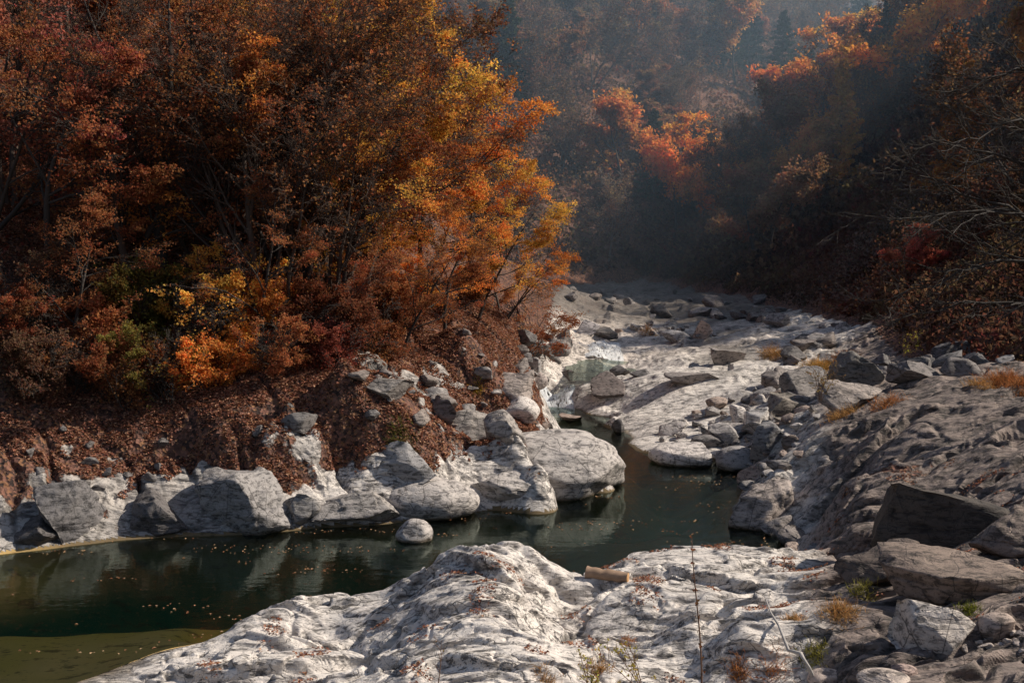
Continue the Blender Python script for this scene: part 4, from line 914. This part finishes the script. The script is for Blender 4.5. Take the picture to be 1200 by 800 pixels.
P1 = np.array(bp); L1 = np.array(bl); R1 = np.linspace(.045, .009, 12)[None].repeat(len(bp), 0)
P2, R2, L2 = branch(rg, P1, R1, L1, 11, .25, .6, .38, .6, 8, .45, .1, .7, (-.25, 0, 0)); R2 = np.maximum(R2, .008)
P3, R3, L3 = branch(rg, P2, R2, L2, 7, .15, .65, .45, .6, 6, .45, .15, .8, (-.15, 0, 0)); R3 = np.maximum(R3, .0045)
P4, R4, L4 = branch(rg, P3, R3, L3, 3, .3, .6, .5, .7, 4, .4, .1, .8); R4 = np.maximum(R4, .003)
tubes('trunk', [(P0, R0, 10)], M['bark'], bt); tubes('boughs', [(P1, R1, 7), (P2, R2, 5), (P3, R3, 4), (P4, R4, 3)], M['bark'], bt)
for ch in bt.children: ch.color = (.6, .55, .5, 1)
# ------------------------------------------------------------------ fallen leaves
rg = np.random.default_rng(77)
def litter(name, label, n, xr, yr, test, size, cols, lift=.015, flat=2.2):
    x = rg.uniform(*xr, n); y = yr[0]+(yr[1]-yr[0])*rg.random(n); h, l, b, dk, sd, bh, le, fo = height(x, y)
    k = test(x, y, h, l, dk, sd, le, fo); x, y, h = x[k], y[k], h[k]; q = np.stack([x, y, h+lift+rg.uniform(0, .02, len(x))], 1)
    v, f = leaf_quads(rg, q, size, flat); c = np.array(cols)[rg.integers(0, len(cols), len(x))]*rg.uniform(.6, 1.3, (len(x), 1))
    o = mesh_np(name, v, f, M['litter'], col=np.repeat(c, 4, 0)); tag(o, label, 'leaves', kind='stuff'); return o
LC = [(.34, .15, .10), (.25, .105, .075), (.42, .21, .14), (.14, .07, .05), (.5, .30, .19)]
litter('fallen_leaves', 'reddish brown fallen leaves covering the left bank', 330000, (-14, 2.5), (22.5, 36), lambda x, y, h, l, dk, sd, le, fo: (le > .5) & (l+.5*noise2(x*2.5, y*2.5, 3) > .42) & (h > .4) & (noise2(x*.9, y*1.2, 61)+.5*noise2(x*3, y*3, 62) > -.45), .05, LC)
litter('fallen_leaves', 'scattered brown leaves in the hollows of the foreground rock', 260000, (-4, 9), (12, 20), lambda x, y, h, l, dk, sd, le, fo: (sd > .3) & (noise2(x*1.4, y*1.9, 13)+.35*dk-.004*rg.random(len(x)) > .46) & (rg.random(len(x)) < .35), .032, LC, .008)
x = rg.uniform(-12, 6, 9000); y = rg.uniform(14, 27, 9000); d0 = signed_dist(x, y, POOL)
k = (d0 < -.1) & ((fbm2(x*.35, y*1.6, 23, 3)+.25*np.exp(d0*1.6)) > .36); x, y = x[k], y[k]
q = np.stack([x, y, np.full(len(x), .008)], 1); v, f = leaf_quads(rg, q, .04, 30.); v[:, 2] = np.clip(v[:, 2], .004, .02)
o = mesh_np('floating_leaves', v, f, M['litter'], col=np.repeat(np.array([(.42, .24, .13), (.28, .13, .07), (.5, .34, .2)])[rg.integers(0, 3, len(x))], 4, 0)); tag(o, 'fallen leaves drifting in thin rafts on the dark pool', 'leaves', kind='stuff')

# low brush hiding the forest floor
rg = np.random.default_rng(88)
def brush(name, label, n, xr, yr, cond, hgt, size, col):
    x = rg.uniform(*xr, n); y = rg.uniform(*yr, n); k = cond(x, y) & (np.abs(x) < y*.58+3); x, y = x[k], y[k]
    z = base_height(x, y)+rg.random(len(x))**1.5*hgt*np.clip(.6+1.2*noise2(x*.5, y*.5, 8), .15, 2); q = np.stack([x, y, z], 1)
    v, f = leaf_quads(rg, q, size, .2); o = mesh_np(name, v, f, M['leaf'], col=tints(rg, q, 1, .5, .4, .3, .5)); o.color = (*col, 1); tag(o, label, 'undergrowth', kind='stuff')
brush('undergrowth', 'brown undergrowth covering the floor of the far slopes', 420000, (-60, 60), (58, 175), lambda x, y: (hills(x, y) > 2.0) & (y < 168-.3*x), 1.8, .26, (.15, .095, .065))
brush('undergrowth', 'brown brush at the foot of the right slope', 150000, (8, 36), (28, 80), lambda x, y: (hills(x, y) > 1.9) & (x > 6), 1.3, .13, (.11, .07, .05))
brush('undergrowth', 'rusty undergrowth on the floor of the left wood', 130000, (-34, 0), (27, 60), lambda x, y: (hills(x, y) > 4.2), 1.1, .085, (.30, .12, .07))
# ------------------------------------------------------------------ camera, light
cam = bpy.data.cameras.new('camera'); co = bpy.data.objects.new('camera', cam); C.objects.link(co)
co.location = (0, 0, CAMH); co.rotation_euler = (rad(90)-PITCH, 0, 0); cam.sensor_width = 36; cam.lens = 42; cam.clip_end = 1500
sc_ = bpy.context.scene; sc_.camera = co
w = bpy.data.worlds.new('World'); sc_.world = w; w.use_nodes = True; nt = w.node_tree
sky = nt.nodes.new('ShaderNodeTexSky'); sky.sky_type = 'NISHITA'; sky.sun_disc = False; sky.sun_elevation = SUN_EL; sky.sun_rotation = SUN_AZ
sky.dust_density = 1.5
nt.links.new(sky.outputs[0], nt.nodes['Background'].inputs[0]); nt.nodes['Background'].inputs[1].default_value = SKY
sl = bpy.data.lights.new('sun', 'SUN'); so = bpy.data.objects.new('sun', sl); C.objects.link(so)
sl.energy = SUN; sl.angle = rad(.6); sl.color = (1, .91, .79)
so.rotation_euler = (rad(90)-SUN_EL, 0, math.pi-SUN_AZ)
so.location = (60, 60, 60)
sc_.view_settings.view_transform = 'Standard'; sc_.view_settings.look = 'None'; sc_.view_settings.exposure = 0
cy = sc_.cycles; cy.use_denoising = True; cy.max_bounces = 6; cy.diffuse_bounces = 3; cy.glossy_bounces = 2; cy.transmission_bounces = 3
cy.transparent_max_bounces = 12; cy.volume_bounces = 0; cy.use_adaptive_sampling = True; cy.adaptive_threshold = .015
try: cy.denoiser = 'OPENIMAGEDENOISE'
except Exception: pass
cy.caustics_reflective = False; cy.caustics_refractive = False
